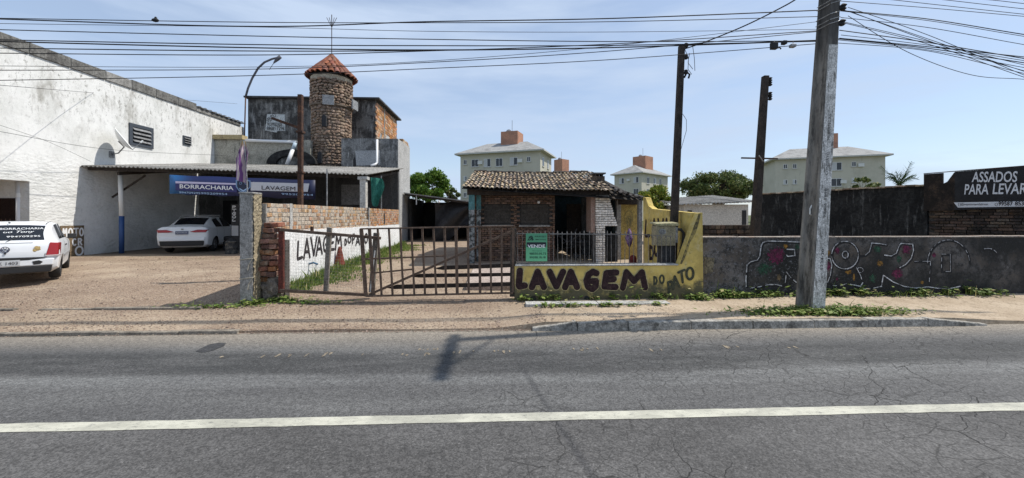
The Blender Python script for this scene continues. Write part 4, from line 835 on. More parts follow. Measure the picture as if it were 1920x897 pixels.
# yellow inner panel with scribbles, grey corner post, dark lintel
ya, yb = PX(1163,HY+.3), PX(1197,HY+.3)
MB().box(ya, yb, HY+.3, HY+.4, .2, 2.28).build('yellow_panel', mat('ochre_panel', (.50,.36,.11), (.42,.30,.10), (.25,.2,.1), s1=3), hs); MB().box(ya-.14, ya-.003, HY+.22, HY+.42, .2, 2.3).build('pale_jamb', mat('dirty_white_jamb', (.42,.40,.37), (.25,.23,.21), s1=4), hs)
MB().box(ya-.1, yb-.05, HY+.2, HY+.29, P(1180,384,HY+.2).z, P(1180,373,HY+.2).z).build('lintel', WOODD, hs)
mb = MB(); off = [0.]; c = P(1179,415,HY+.29)
for rx, ry, dz_ in ((.14,.22,.12),(.08,.12,.05),(.05,.2,-.1)): ribbon(mb, [Vector((c.x+rx*x, HY+.292, c.z+dz_+ry*y)) for x, y in circ(0,0,1,1,-40,250)], .015, (0,-1,0), off)
mb.build('scribble', mat('grey_green_paint', (.22,.21,.11), bump=.1), hs)
MB().box(PX(1196,EY+.3), PX(1203,EY+.3), EY+.24, EY+.36, .15, 2.35).build('post', mat('grey_post', (.24,.245,.25), (.15,.15,.15), s1=6), hs)
# barbecue hood of whitewashed bricks
by_ = 11.55; bq = thing('barbecue', (P(1130,450,by_).x, by_+.3, .3), 'whitewashed brick barbecue with flaring hood under the roof', 'barbecue')
bm_w = unit_box('brick', BRICK_W); mats = []; core = MB(); rows = []
for j in range(31):
    z = .30+.072*j; py = HOR-(z-CAM_H)*F_PX/by_
    if py > 428: l, r = 1118, 1135
    else: l, r = 1117, lerp(1159, 1143, min(1, (428-py)/55))
    x0, x1 = PX(l,by_), PX(r,by_); x = x0 - (.09 if j % 2 else 0)
    while x < x1:
        a, b = max(x,x0), min(x+.19, x1)
        if b-a > .03: mats.append(tform(((a+b)/2, by_+.05+r_.uniform(-.006,.006), z+.033),0,0,0,(b-a-.012,.10,.058)))
        x += .19
    core.box(x0+.01, x1-.01, by_+.06, by_+.62, z, z+.072)
core.build('mortar_core', mat('sooty_mortar', (.22,.20,.185), (.05,.045,.04), s1=3), bq); pieces(bq, 'brick', bm_w, mats)
MB().box(PX(1102,by_+.5), PX(1117,by_), by_+.08, by_+.7, 1.25, 2.45).build('side_slab', mat('pink_speckled_slab', (.42,.30,.25), (.28,.17,.13), s1=14, a1=(.5,.6)), bq)
MB().box(PX(1136,by_+.2), PX(1158,by_+.2), by_+.2, by_+.6, .3, 1.2).build('fire_box', mat('soot', (.012,.012,.012), (.03,.03,.03), s1=4), bq)
mb = MB(); rr = random.Random(31)
for i in range(26): a = P(rr.uniform(1062,1104), rr.uniform(448,498), by_+.5); mb.bar(a, a+Vector((rr.uniform(-.5,.5), rr.uniform(-.1,.3), rr.uniform(-.15,.45))), .03, .03)
tag(mb.build('scrap_pile', mat('dark_scrap', (.03,.03,.033), (.07,.07,.075), s1=6), kind='stuff', fix=False), 'dark heap of scrap rods in the house doorway', 'scrap', kind='stuff')
bg_ = P(1180,440,9.6); bgo = thing('purple_bag', (bg_.x,9.6,gz(bg_.x,9.6)), 'purple cloth bag hung on a thin stand behind the railing', 'bag')
mbb = MB(); mbb.lathe([(.02,-.30),(.07,-.24),(.10,-.10),(.05,.06),(.02,.14)], bg_, 12); mbb.v = [(bg_.x+(v[0]-bg_.x)*random.uniform(.6,1.3), v[1], v[2]+random.uniform(-.02,.02)) for v in mbb.v]; mbb.build('bag_body', mat('purple_cloth', (.12,.06,.17), (.25,.18,.3), s1=12, bump=.5), bgo, smooth=True); MB().tube([(bg_.x,9.6,gz(bg_.x,9.6)),(bg_.x,9.6,bg_.z+.15)], .015, 6).build('stand', RUST, bgo)
rc = P(1187,482,9.3); rco = thing('red_canister', (rc.x,9.3,gz(rc.x,9.3)), 'small red canister standing behind the railing', 'canister'); g = gz(rc.x,9.3)
RED = mat('faded_red', (.16,.025,.02), (.09,.02,.018), s1=6); MB().lathe([(.08,0),(.09,.04),(.09,.26),(.06,.33),(.03,.35)], (rc.x,9.3,g+.2), 14).build('canister_body', RED, rco, smooth=True, auto=40); MB().box(rc.x-.16,rc.x+.16,9.16,9.44,g,g+.2).build('crate', WOODD, rco)
# roof
tilm = barrel('roof_tile', TILE); tild = barrel('roof_tile', TILE_D); slope = math.atan2(rdz-ezl, RY_-EY); Lr = math.hypot(rdz-ezl, RY_-EY); r_ = random.Random(14)
xl, xr = P(865,352,EY).x, 3.52; ncol, nrow = 33, 9; wcol = (xr-xl)/ncol; mats = []; chan = []; lrow = Lr/nrow
sag = lambda x, s: -.05*math.sin(math.pi*(x-xl)/(xr-xl)) - .10*((x-xl)/(xr-xl))**2*(1-s)
for j in range(nrow):
    for i in range(ncol):
        x = xl+(i+.5)*wcol + lerp(0, .18, j/nrow)*(1-i/ncol) ; s = j/nrow
        p = Vector((x+r_.uniform(-.012,.012), lerp(EY,RY_,s)+r_.uniform(-.02,.02), lerp(ezl,rdz,s)+sag(x,s)+.03+r_.uniform(-.006,.012)))
        mats.append(tform(p,0,0,r_.uniform(-.05,.05)) @ Matrix.Rotation(slope-.05,4,'X') @ Matrix.Diagonal((wcol*.78, lrow*1.22, wcol*.62, 1)))
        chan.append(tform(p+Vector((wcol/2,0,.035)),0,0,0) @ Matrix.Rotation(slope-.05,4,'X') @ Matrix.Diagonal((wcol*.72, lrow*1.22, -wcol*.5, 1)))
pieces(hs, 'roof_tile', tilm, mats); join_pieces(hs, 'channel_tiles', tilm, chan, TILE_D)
d_ = []; dch = []
for j in range(8):                                        # lower blackened end of the roof
    for i in range(6):
        x = xr+.06+i*.16 - .03*j; s = j/8; zz_ = lerp(ezl-.13-.035*i, rdz-.05-.10*i, s); p = Vector((x+r_.uniform(-.02,.02), lerp(EY-.05,RY_,s), zz_+r_.uniform(-.015,.02)))
        d_.append(tform(p,0,0,r_.uniform(-.12,.12)) @ Matrix.Rotation(slope-.08,4,'X') @ Matrix.Rotation(.2,4,'Y') @ Matrix.Diagonal((.14, lrow*1.4, .10, 1)))
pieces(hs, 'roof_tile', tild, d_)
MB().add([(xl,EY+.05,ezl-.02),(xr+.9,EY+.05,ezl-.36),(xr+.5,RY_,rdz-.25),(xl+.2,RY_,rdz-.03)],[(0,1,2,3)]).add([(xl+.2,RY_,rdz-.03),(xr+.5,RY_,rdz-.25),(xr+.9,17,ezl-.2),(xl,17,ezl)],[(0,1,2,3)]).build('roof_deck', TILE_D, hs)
rdm = [tform((lerp(xl+.2,xr-.35,i/19), RY_+.02, rdz+sag(lerp(xl,xr,i/19),1)+.035+.012*math.sin(i*2.3)),0,0,-math.pi/2) @ Matrix.Diagonal((.24,(xr-xl)/18,.13,1)) for i in range(20)]
pieces(hs, 'ridge_tile', tild, rdm)
ch = P(1121,333,12.6); cm = thing('chimney', (ch.x,12.6,ch.z-.3), 'short blackened brick chimney with a flat cap on the tiled roof', 'chimney')
MB().box(ch.x-.19,ch.x+.19,12.45,12.8,ch.z-.35,ch.z+.03).build('stack', BRICK_K, cm); MB().box(ch.x-.15,ch.x-.10,12.5,12.75,ch.z+.03,ch.z+.10).box(ch.x+.10,ch.x+.15,12.5,12.75,ch.z+.03,ch.z+.10).box(ch.x-.02,ch.x+.03,12.5,12.75,ch.z+.03,ch.z+.10).build('cap_legs', BRICK_K, cm); MB().box(ch.x-.22,ch.x+.22,12.42,12.83,ch.z+.10,ch.z+.145).build('cap', CONC_D, cm)

# ------------------------------------------------------------------ yellow wall with lettering and railing
YY = 7.40; yx0, yx1 = PX(965,YY), PX(1319,YY); yw = thing('yellow_wall', (1.8, 7.5, .1), 'peeling yellow painted front wall lettered LAVAGEM DO PATO', 'wall'); zl_ = P(1100,499,YY).z; zh = P(1316,399,YY).z; xd = PX(1273,YY); xh = PX(1309,YY)
MB().prism([(yx0,YY,0),(yx1,YY,0),(yx1-.02,YY,zh),(xh,YY,zh-.01),(xd,YY,zl_),(yx0,YY,zl_)], (0,.16,0)).build('wall', YEL, yw)
MB().prism([(yx1-.02,YY+.163,0),(yx1-.02,10.1,0),(yx1-.02,10.1,2.27),(yx1-.02,9.93,2.25),(yx1-.02,9.75,2.03),(yx1-.02,9.5,1.95),(yx1-.02,YY+.163,zh-.004)], (-.14,0,0)).build('side_wall', YEL, yw)
MB().box(yx0+.01, xd-.02, YY-.025, YY+.18, zl_+.002, zl_+.03).build('coping', CONC_L, yw, bevel=.008)
MB().prism([(lerp(xd,xh,f)+d, YY-.004, lerp(zl_+.03,zh-.02,f)) for f, d in ((0,.02),(0,.06),(.2,.075),(.42,.06),(.62,.10),(.8,.085),(1,.05),(1,.012),(.5,.012))], (0,.003,0)).build('mold_shadow_edge', mat('mold_and_shadow', (.13,.11,.06), (.34,.27,.10), s1=9, a1=(.42,.56), bump=.5), yw)  # mold along the slanted edge, with its shadow painted into the same band
LETB = mat('maroon_black_paint', (.035,.018,.020), (.055,.03,.03), (.10,.085,.045), s1=8, s3=14, a3=(.6,.68), streak=False, bump=.3, k3=.6); LETO = mat('pale_letter_outline', (.50,.42,.22), (.42,.36,.20), s1=8, bump=.3); LETG = mat('dark_green_paint', (.06,.065,.045), (.10,.10,.06), s1=8, bump=.3)
q7 = lambda zx, zy: P(940+zx/3.738, 360+zy/3.738, YY)
for wd_, m_, nm, dep in ((.155,LETO,'letter_outline',-.002),(.125,LETB,'lettering',-.008)):
    mb = MB(); off = [0.]
    for chh, x0, x1, y0, y1 in (('L',118,172,668,552),('A',214,298,668,560),('V',338,432,664,560),('A',446,530,668,560),('G',592,672,682,560),('E',716,806,672,560),('M',850,1006,672,562)):
        a, b = q7(x0,y0), q7(x1,y1); letter(mb, chh, (a.x,YY+dep,a.z), (b.x-a.x,0,0), (0,0,b.z-a.z), wd_ if chh != 'M' else wd_*.95, (0,-1,0), off)
    mb.build(nm, m_, yw)
mb = MB(); off = [0.]
for chh, x0, x1, y0, y1 in (('D',1068,1092,650,595),('O',1108,1140,640,585)):
    a, b = q7(x0,y0), q7(x1,y1); letter(mb, chh, (a.x,YY-.004,a.z), (b.x-a.x,0,0), (0,0,b.z-a.z), .038, (0,-1,0), off)
for chh, cx, cy, wz, hz_ in (('P',1190,672,36,75),('A',1225,640,45,80),('T',1270,602,45,80),('O',1325,582,55,80)):
    a = q7(cx-wz/2, cy+hz_/2); k = 1/3.738/96; letter(mb, chh, (a.x,YY-.005,a.z), (wz*k,0,wz*k*.35), (-.12*hz_*k,0,hz_*k), .05, (0,-1,0), off)
mb.build('lettering', LETG, yw)
mb = MB(); off = [0.]; Xs = yx1-.02-.143                    # lettering on the inner face of the side wall
for chh, a, b, y0, y1 in (('L',1209,1222,444,414),('A',1222,1234,444,412),('V',1234,1246,444,412),('A',1246,1256,444,412),('D',1218,1228,485,462),('O',1227,1236,478,455),('P',1236,1246,492,462),('A',1246,1256,492,462)):
    pa, pb = PXW(a,y0,Xs), PXW(b,y0,Xs); letter(mb, chh, (Xs,pa.y,pa.z), (0,(pb.y-pa.y)*.8,0), (0,0,PXW(a,y1,Xs).z-pa.z), .09, (-1,0,0), off)
mb.build('lettering', LETB, yw)
for px in (1000, 1100, 1221): p = P(px, 560, YY); mb = MB(); mb.disc((p.x,YY-.003,p.z), .055, (0,-1,0), 14, .1); mb.build('drain_hole', DARKIN, yw)
rl = thing('railing', (PX(1110,YY+.05), YY+.08, zl_), 'thin grey spear-top iron railing along the yellow wall', 'railing'); IR = mat('railing_grey', (.20,.19,.18), (.12,.10,.09), s1=12, bump=.2, rough=.6)
spm = MB(); spm.tube([(0,0,0),(0,0,.57),(0,0,.585),(0,0,.61),(0,0,.655)], [.0055,.0055,.006,.013,.001], 6); sme = spm.mesh('bar', IR)
pieces(rl, 'bar', sme, [tform((PX(px,YY+.08), YY+.08, zl_+.03), random.uniform(-.015,.015), random.uniform(-.02,.02), 0, (1,1,random.uniform(.97,1.02))) for px in np.arange(971, 1196, 8.35)])
pieces(rl, 'bar', sme, [tform((PX(px,YY+.08), YY+.08, zl_+.03), 0, random.uniform(-.02,.02), 0, (1,1,.86)) for px in np.arange(1199, 1268, 8.35)])
MB().bar(P(968,438.5,YY+.08), P(1200,440,YY+.08), .016, .02).build('rail', IR, rl); MB().bar(P(1200,440,YY+.08), P(1262,443.5,YY+.08), .012, .012).build('rail', IR, rl); MB().bar(P(968,494.5,YY+.08), P(1268,495,YY+.08), .016, .02).build('rail', IR, rl)
# for sale sign
sy = YY+.045; a, b = P(986,438,sy), P(1026,490,sy); vsn = thing('for_sale_sign', ((a.x+b.x)/2,sy,b.z), 'green estate agent sign reading VENDE tied to the railing', 'sign')
def m_sgn():
    t = NT('sign_green'); x = t.xyz(); return t.done(t.mix((.09,.30,.17), (.16,.50,.26), t.ramp(x[2], b.z, a.z, 1., 0.)), .5)
MB().box(a.x,b.x,sy-.008,sy,b.z,a.z).build('panel', m_sgn(), vsn); sF = sy-.0085
def tx(s, px, py, px1, h, m, bold=.01): text(s, P(px,py,sF), XR, ZU, h/F_PX*sF, m, vsn, width=P(px1,0,sF).x-P(px,0,sF).x, bold=bold)
GD = flat('sign_dark_green', (.012,.045,.03), .6); mb = MB(); mb.box(P(987.5,0,sF).x, P(1024,0,sF).x, sF-.003, sF, P(0,466.5,sF).z, P(0,457.5,sF).z); mb.build('title_band', flat('sign_black', (.015,.02,.025), .6), vsn)
text('VENDE', P(989,465,sF-.003), XR, ZU, 6/F_PX*sF, WHTF, vsn, width=P(1022,0,sF).x-P(989,0,sF).x, bold=.02); tx('ARAUJO',1002.5,446,1024,3.6,GD); tx('IMOVEIS',1004,450.5,1024,2.,GD); tx('98550.05.72',993,478,1024,4,GD,.015); tx('99398.18.18',993,485,1023,4,GD,.015); tx('Creci',998,471.5,1016,1.6,GD,0)
mb = MB(); off = [0.]; c = P(995,447,sF); k = 1/96
for pts in ([(-5,-4),(-1,3),(5,-3)],[(-2,-4),(1,0),(3,-4)],[(-3,2),(2,4),(4,0)]): ribbon(mb, [c+Vector((x*k,-.003,z*k)) for x, z in pts], .018, (0,-1,0), off)
mb.build('logo', GD, vsn)
# meter box and its pipe
mY = 7.66; a, b = P(1231,424,mY), P(1267,461,mY); mbx = thing('meter_box', ((a.x+b.x)/2,mY,b.z), 'weathered beige electricity meter box with slanted lid and dial window', 'meter box'); MBX = mat('meter_beige', (.36,.32,.21), (.24,.21,.14), (.12,.10,.07), s1=7, s3=9, a3=(.55,.7), bump=.4)
MB().box(a.x,b.x,mY,mY+.26,b.z,a.z).build('case', MBX, mbx, bevel=.008); MB().hexa([(a.x-.02,mY-.03,a.z+.003),(b.x+.05,mY-.03,a.z+.003),(b.x+.05,mY+.30,a.z+.04),(a.x-.02,mY+.30,a.z+.04)],[(a.x-.02,mY-.03,a.z+.05),(b.x+.05,mY-.03,a.z+.06),(b.x+.05,mY+.30,a.z+.085),(a.x-.02,mY+.30,a.z+.075)]).build('lid', mat('meter_lid', (.42,.38,.22), (.25,.23,.15), s1=8), mbx, bevel=.006)
mb = MB(); c = P(1242,435,mY-.004); mb.disc(c, .075, (0,-1,0), 18, 0, .06); mb.build('dial_ring', STEEL, mbx); mb = MB(); mb.disc(c-Vector((0,.004,0)), .055, (0,-1,0), 18, 0, .045); mb.build('dial_window', mat('dull_glass', (.20,.20,.19), rough=.2, bump=0), mbx)
MB().tube([P(1268,430,mY+.1), P(1277,431,mY+.1), P(1282,437,mY+.1), P(1281,455,mY+.1), P(1268,500,mY+.1)], .03, 8).build('conduit', flat('conduit_black', (.03,.03,.03), .6), mbx, smooth=True)
MB().box(P(1262,0,mY).x, P(1272,0,mY).x, mY+.02, mY+.2, P(0,459,mY).z, P(0,428,mY).z).build('side_plate', STEEL, mbx); MB().box(P(1244,0,mY).x, P(1266,0,mY).x, mY+.05, mY+.3, zl_-.3, b.z).build('pedestal', mat('grey_pedestal', (.05,.05,.052), (.03,.03,.03), s1=5), mbx)

# ------------------------------------------------------------------ poles
def wpole(px0, py0, px1, py1, Y, wpx0, wpx1, label):
    p, q = P(px0,py0,Y), P(px1,py1,Y); d = (q-p)/(q.z-p.z); p = p-d*(p.z-gz(p.x,Y)+.2); r0, r1 = wpx0/2/F_PX*Y, wpx1/2/F_PX*Y
    o = thing('wooden_pole', p, label, 'pole'); mb = MB(); n = 6
    for i in range(n): s0, s1 = i/n, (i+1)/n
    mb.hexa([p+Vector((-r0,-r0,0)),p+Vector((r0,-r0,0)),p+Vector((r0,r0,0)),p+Vector((-r0,r0,0))],[q+Vector((-r1,-r1,0)),q+Vector((r1,-r1,0)),q+Vector((r1,r1,0)),q+Vector((-r1,r1,0))]); mb.build('shaft', WOODD, o, bevel=.012); return o, p, q
o, p, q = wpole(1264,414,1278,86,8.0,13,10,'tall dark square wooden pole rising beside the meter box')
for k in (.05,.30,.62): MB().lathe([(.02,0),(.05,.02),(.05,.05),(.025,.06),(.045,.08),(.02,.1)], q+Vector((.085,-.02,-k)), 10).build('insulator', BLK, o)
MB().tube([P(1283,146,8), P(1288,136,8), P(1293,140,8), P(1291,147,8)], .02, 7).build('conduit_hook', CABLE, o, smooth=True)
for pts in ([(1284,92),(1291,110),(1290,130),(1297,140)],[(1299,88),(1302,110),(1303,133)],[(1293,100),(1290,118),(1299,130)]): MB().tube([P(a,b,8.) for a, b in pts], .006, 5).build('loose_wire', CABLE, o)
MB().tube([P(1280,214,7.9), P(1287,225,7.9), P(1287,245,7.9), P(1277,280,7.9)], .005, 5).build('loose_wire', CABLE, o)
o, p, q = wpole(1415,440,1435,143,9.4,14,10,'shorter dark square wooden pole with a crossbar near the graffiti wall')
MB().bar(P(1390,296.5,9.25), P(1458,298,9.25), .03,.035).build('crossbar', RUST, o); MB().tube([P(1423,292,9.2),P(1431,303,9.2)], .012,5).build('tie_wire', STEEL, o)
for k in (.05,.16,.42,.52): MB().lathe([(.03,0),(.055,.03),(.03,.06),(.055,.09),(.02,.11)], q+Vector((.10,-.03,-k-.1)), 10).build('insulator', BLK, o)
# main concrete pole (double-T section), leaning slightly
MY = 6.8; pb_ = PG(1518, 581); top_h = 10.4; lean = Vector((.062, -.004, 1)); mp_ = thing('concrete_utility_pole', pb_, 'big tapering concrete utility pole leaning right at the kerb', 'utility pole')
def m_pole():
    t = NT('pole_concrete'); x = t.xyz(); c = t.mix((.27,.25,.22), (.14,.13,.115), t.ramp(t.noise(2.2,7,.65,(2,2,.5)), .4, .65)); c = t.mix(c, (.055,.052,.048), t.math('MULTIPLY', t.ramp(t.noise(5,10,.8,(2,2,.35)), .47, .60), .85))
    c = t.mix(c, (.07,.065,.06), t.math('MULTIPLY', t.ramp(x[2], 4.2, 5.2), .8)); return t.done(c, .9, t.bump(t.noise(40,7,.7), .7, .012), spec=.15)
PC = m_pole(); psi = math.radians(6)
def sect(z):                                              # H section: two flanges and a web
    a = lerp(.135, .062, z/top_h); b = lerp(.165, .078, z/top_h); f_ = .32*b; w_ = .55*a
    pts = [(-a,-b),(a,-b),(a,-b+f_),(w_,-b+f_*1.5),(w_,b-f_*1.5),(a,b-f_),(a,b),(-a,b),(-a,b-f_),(-w_,b-f_*1.5),(-w_,-b+f_*1.5),(-a,-b+f_)]
    c = pb_ + lean*z; return [Vector((c.x + x*math.cos(psi) - y*math.sin(psi), c.y + x*math.sin(psi) + y*math.cos(psi), c.z)) for x, y in pts]
zs = [-.4,1,2,3,4,5,6,7.5,top_h]; mb = MB(); V = [v for z in zs for v in sect(z)]; n = 12
mb.add(V, [(i*n+k, i*n+(k+1) % n, (i+1)*n+(k+1) % n, (i+1)*n+k) for i in range(len(zs)-1) for k in range(n)] + [tuple(range(n))[::-1], tuple(range((len(zs)-1)*n, len(zs)*n))]); mb.build('shaft', PC, mp_, bevel=.012)
def pole_at(z): return pb_ + lean*z
def ff(z, s, dn=.004):                                    # a point on the pole's street-side flange face (s across, -1..1)
    a = lerp(.135,.062,z/top_h); b = lerp(.165,.078,z/top_h)+dn; c = pole_at(z); x, y = s*a, -b; return Vector((c.x+x*math.cos(psi)-y*math.sin(psi), c.y+x*math.sin(psi)+y*math.cos(psi), c.z))
WW = mat('worn_whitewash', (.74,.71,.66), (.52,.50,.46), (.15,.14,.12), s1=5, s3=8, a3=(.52,.62), bump=.6, grit=.45, gts=22); mb = MB(); zz = np.linspace(.03, 4.6, 18)
V = [ff(z, s) for z in zz for s in (-.93,.93)]; mb.add(V, [(2*i,2*i+1,2*i+3,2*i+2) for i in range(17)]); mb.build('whitewash', WW, mp_)
for s_, z0, h_ in (('5234-20',.72,.36),('98406',1.62,.25),('5898',1.92,.2),('CONSERTO',2.35,.40),('MUDANCAS',2.95,.45)):
    r_v = (pole_at(1)-pole_at(2)).normalized()*-1; fx = (ff(2,1)-ff(2,-1)).normalized(); text(s_, ff(z0,.25,.006), r_v, -fx, .05, mat('faded_stencil', (.06,.06,.062), (.2,.2,.2), s1=25, a1=(.5,.6), bump=0), mp_, 'stencilled_number', width=h_)
for z in (4.95,5.02,5.12,5.30,5.36,5.52,5.62,5.75,5.80): mb = MB(); s = sect(z); hull = [s[0]*1,s[1]*1,s[6]*1,s[7]*1]; c = pole_at(z); pts = [c+(v-c)*1.04+Vector((0,0,.07*(1 if k in (1,2) else 0))) for k, v in enumerate(hull)]; mb.tube(pts+[pts[0]], .007, 5, False); mb.build('band', mat('band_wire', (.45,.45,.44), bump=0, rough=.4, metal=.5), mp_)
for z, s in ((4.98,.9),(5.25,.9),(5.55,1.1),(5.66,1.2),(5.86,.9)):
    p = pole_at(z)+Vector((.17*s,-.12,0)); mb = MB(); mb.lathe([(.025,-.05),(.05,-.03),(.03,0),(.055,.03),(.02,.06)], p, 10); mb.bar(p-Vector((.14*s,-.05,0)), p, .04,.05); mb.build('insulator', BLK, mp_)
ca = pole_at(top_h-.15); MB().box(ca.x-.06, ca.x+.06, ca.y-1.35, ca.y+.25, ca.z-.05, ca.z+.05).build('crossarm', CONC_D, mp_); MB().bar(pole_at(top_h-1.2), ca+Vector((0,-.95,-.1)), .03,.03).build('crossarm_brace', STEEL, mp_)
for dy in (-1.0,-.6,-.2): MB().lathe([(.02,0),(.05,.03),(.03,.06),(.05,.09),(.02,.12)], ca+Vector((0,dy,.05)), 10).build('insulator', BLK, mp_)
p = P(1521,392,6.45); MB().tube([P(1523,384,6.5), P(1519,392,6.5), P(1519,402,6.5), P(1522,404,6.5)], .012, 5).build('white_bracket', WHT, mp_)

# ------------------------------------------------------------------ graffiti wall and neighbours on the right
GYY = 7.58; gw = thing('graffiti_wall', (8, 7.65, .1), 'blackened low wall covered with white outlined graffiti shapes', 'wall'); gx0 = yx1+.01; gtop = P(1500,446,GYY).z
MB().box(gx0, 16, GYY, GYY+.16, -.1, gtop).build('wall', GRF, gw); r_ = random.Random(17); x = gx0
while x < 15: L = r_.uniform(.5,1.1); MB().box(x+.003, x+L-.003, GYY-.012, GYY+.17, gtop+.002, gtop+.022+r_.uniform(-.005,.008)).build('coping', mat('pale_wall_top', (.50,.43,.36), (.38,.31,.26), (.45,.25,.16), s1=4, s3=3, streak=False, rnd=.1), gw); x += L
MB().prism([P(1321,482,GYY-.01), P(1340,484,GYY-.01), P(1337,510,GYY-.01), P(1321,514,GYY-.01)], (0,.02,0)).build('exposed_patch', mat('pebbly_patch', (.22,.19,.13), (.09,.08,.06), s1=18, bump=1.), gw)
g1 = lambda x, y: P(1300+x/5.98, 430+y/5.98, GYY); g2 = lambda x, y: P(1600+x/5.98, 430+y/5.98, GYY)
GWH = mat('chalk_white_outline', (.62,.62,.63), (.44,.44,.45), (.10,.10,.10), s1=9, s3=11, streak=False, a3=(.52,.62), bump=.2); GBK = flat('graffiti_black', (.012,.012,.013), .8)
E_ = lambda f, cx, cy, rx, ry, a0=0, a1=360: [f(cx+rx*math.cos(math.radians(q)), cy-ry*math.sin(math.radians(q))) for q in np.linspace(a0,a1,28)]
OUT = [[g1(*q) for q in ((590,640),(585,560),(598,400),(640,365),(715,345),(742,300),(755,190),(775,150),(830,133),(1010,136),(1190,145))], [g1(*q) for q in ((640,660),(760,640),(850,620),(930,620),(985,635),(1025,600),(1040,480),(1090,545),(1150,595))],
       [g1(*q) for q in ((1045,225),(1130,228),(1135,295),(1055,305),(1042,290),(1045,225))], E_(g1,1695,290,150,155), E_(g1,1698,285,33,38), [g1(*q) for q in ((1475,325),(1530,330),(1548,400),(1530,520),(1500,595),(1560,630),(1640,635),(1710,610),(1800,625),(1870,640),(1893,600),(1870,520),(1825,430))],
       [g2(*q) for q in ((65,295),(130,290),(175,250),(200,155),(290,162),(362,175))], [g2(*q) for q in ((345,290),(420,300),(475,270),(510,180),(530,160),(660,168),(668,240),(640,330),(580,395),(515,430))], [g2(*q) for q in ((110,670),(220,660),(310,640),(330,515),(440,590),(560,640),(700,660),(830,645),(940,662),(1060,668),(1190,640))],
       E_(g2,1060,380,235,260,0,180)+[], [g2(*q) for q in ((985,280),(1080,280),(1082,475),(978,472),(985,280))], [g2(*q) for q in ((680,360),(860,360),(850,500),(842,630))], E_(g2,70,458,35,28), E_(g2,1500,300,110,85,20,110)]
mb = MB(); off = [.0]
for pl in OUT: ribbon(mb, [v+Vector((.025,0,-.018)) for v in pl], .05, (0,-1,0), [.001])
mb.build('graffiti_shadow', GBK, gw); mb = MB(); off = [.003]
rg = random.Random(5)
for i, pl in enumerate(OUT):                              # hand-held spray line: uneven width, worn gaps
    for a_, b_ in zip(pl, pl[1:]):
        L_ = (b_-a_).length; ns = max(1, int(L_/.07))
        for k in range(ns):
            if rg.random() < (.10 if i < 9 else .25): continue
            ribbon(mb, [lerp(a_,b_,k/ns), lerp(a_,b_,(k+1)/ns)], (.021 if i < 9 else .012)*rg.uniform(.45,1.15), (0,-1,0), [.011+.0003*(k % 5)])
mb.build('graffiti_outline', GWH, gw)
def splat(f, cx, cy, r, m, ry=None):
    mb = MB(); rr = r/5.98/F_PX*GYY; c = f(cx,cy); mb.disc(c+Vector((0,-.002,0)), rr*.82, (0,-1,0), 26, .12, (ry or r)/5.98/F_PX*GYY*.82); 
    for i in range(int(16+r*.4)): q = random.uniform(0,6.28); d = rr*random.uniform(.7,1.15); mb.disc(c+Vector((d*math.cos(q), -.0022-.0001*i, d*math.sin(q)*((ry or r)/r))), rr*random.uniform(.05,.16), (0,-1,0), 8, .3)
    mb.build('spray_dot', m, gw)
MG = mat('magenta_spray', (.19,.03,.085), (.07,.025,.04), s1=14, a1=(.42,.56), bump=.3, gs=30, grain=.6); GN = mat('green_spray', (.04,.12,.07), (.035,.05,.04), s1=14, a1=(.42,.56), bump=.3, gs=30, grain=.6); ORS = mat('orange_spray', (.30,.16,.035), (.16,.09,.03), s1=9, bump=.3, gs=30, grain=.6)
for f, cx, cy, r, m, ry in ((g1,925,290,88,MG,88),(g1,795,445,80,GN,60),(g1,1035,190,26,ORS,24),(g1,1160,195,28,GN,40),(g1,1610,240,32,MG,35),(g1,1510,265,26,ORS,35),(g1,1505,410,40,MG,60),(g1,1738,480,36,ORS,28),(g1,1610,560,16,MG,18),(g1,960,545,28,mat('ochre_spray',(.16,.12,.07)),35),(g1,1800,540,14,ORS,50),
                         (g2,270,225,45,GN,40),(g2,295,385,34,ORS,34),(g2,595,225,52,MG,52),(g2,510,335,32,GN,45),(g2,490,500,58,MG,60),(g2,905,290,25,MG,30),(g2,215,550,40,GN,45),(g2,770,600,20,ORS,20)): splat(f, cx, cy, r, m, ry)
rb = thing('rubble_wall', (PX(1360,11), 11, .3), 'low dark brown rubble wall between yellow wall and wooden pole', 'wall'); mats = []; r_ = random.Random(41)
for j in range(9):
    x = PX(1316,11)
    while x < PX(1412,11): L = r_.uniform(.14,.24); mats.append(tform((x+L/2,11+r_.uniform(-.01,.01),.36+.135*j),0,0,0,(L-.015,.16,.115))); x += L
bm_k = unit_box('brick', BRICK_K); pieces(rb, 'brick', bm_k, mats); MB().box(PX(1316,11),PX(1412,11),11.0,11.06,.2,1.5).build('mortar_core', MORTAR_D, rb)
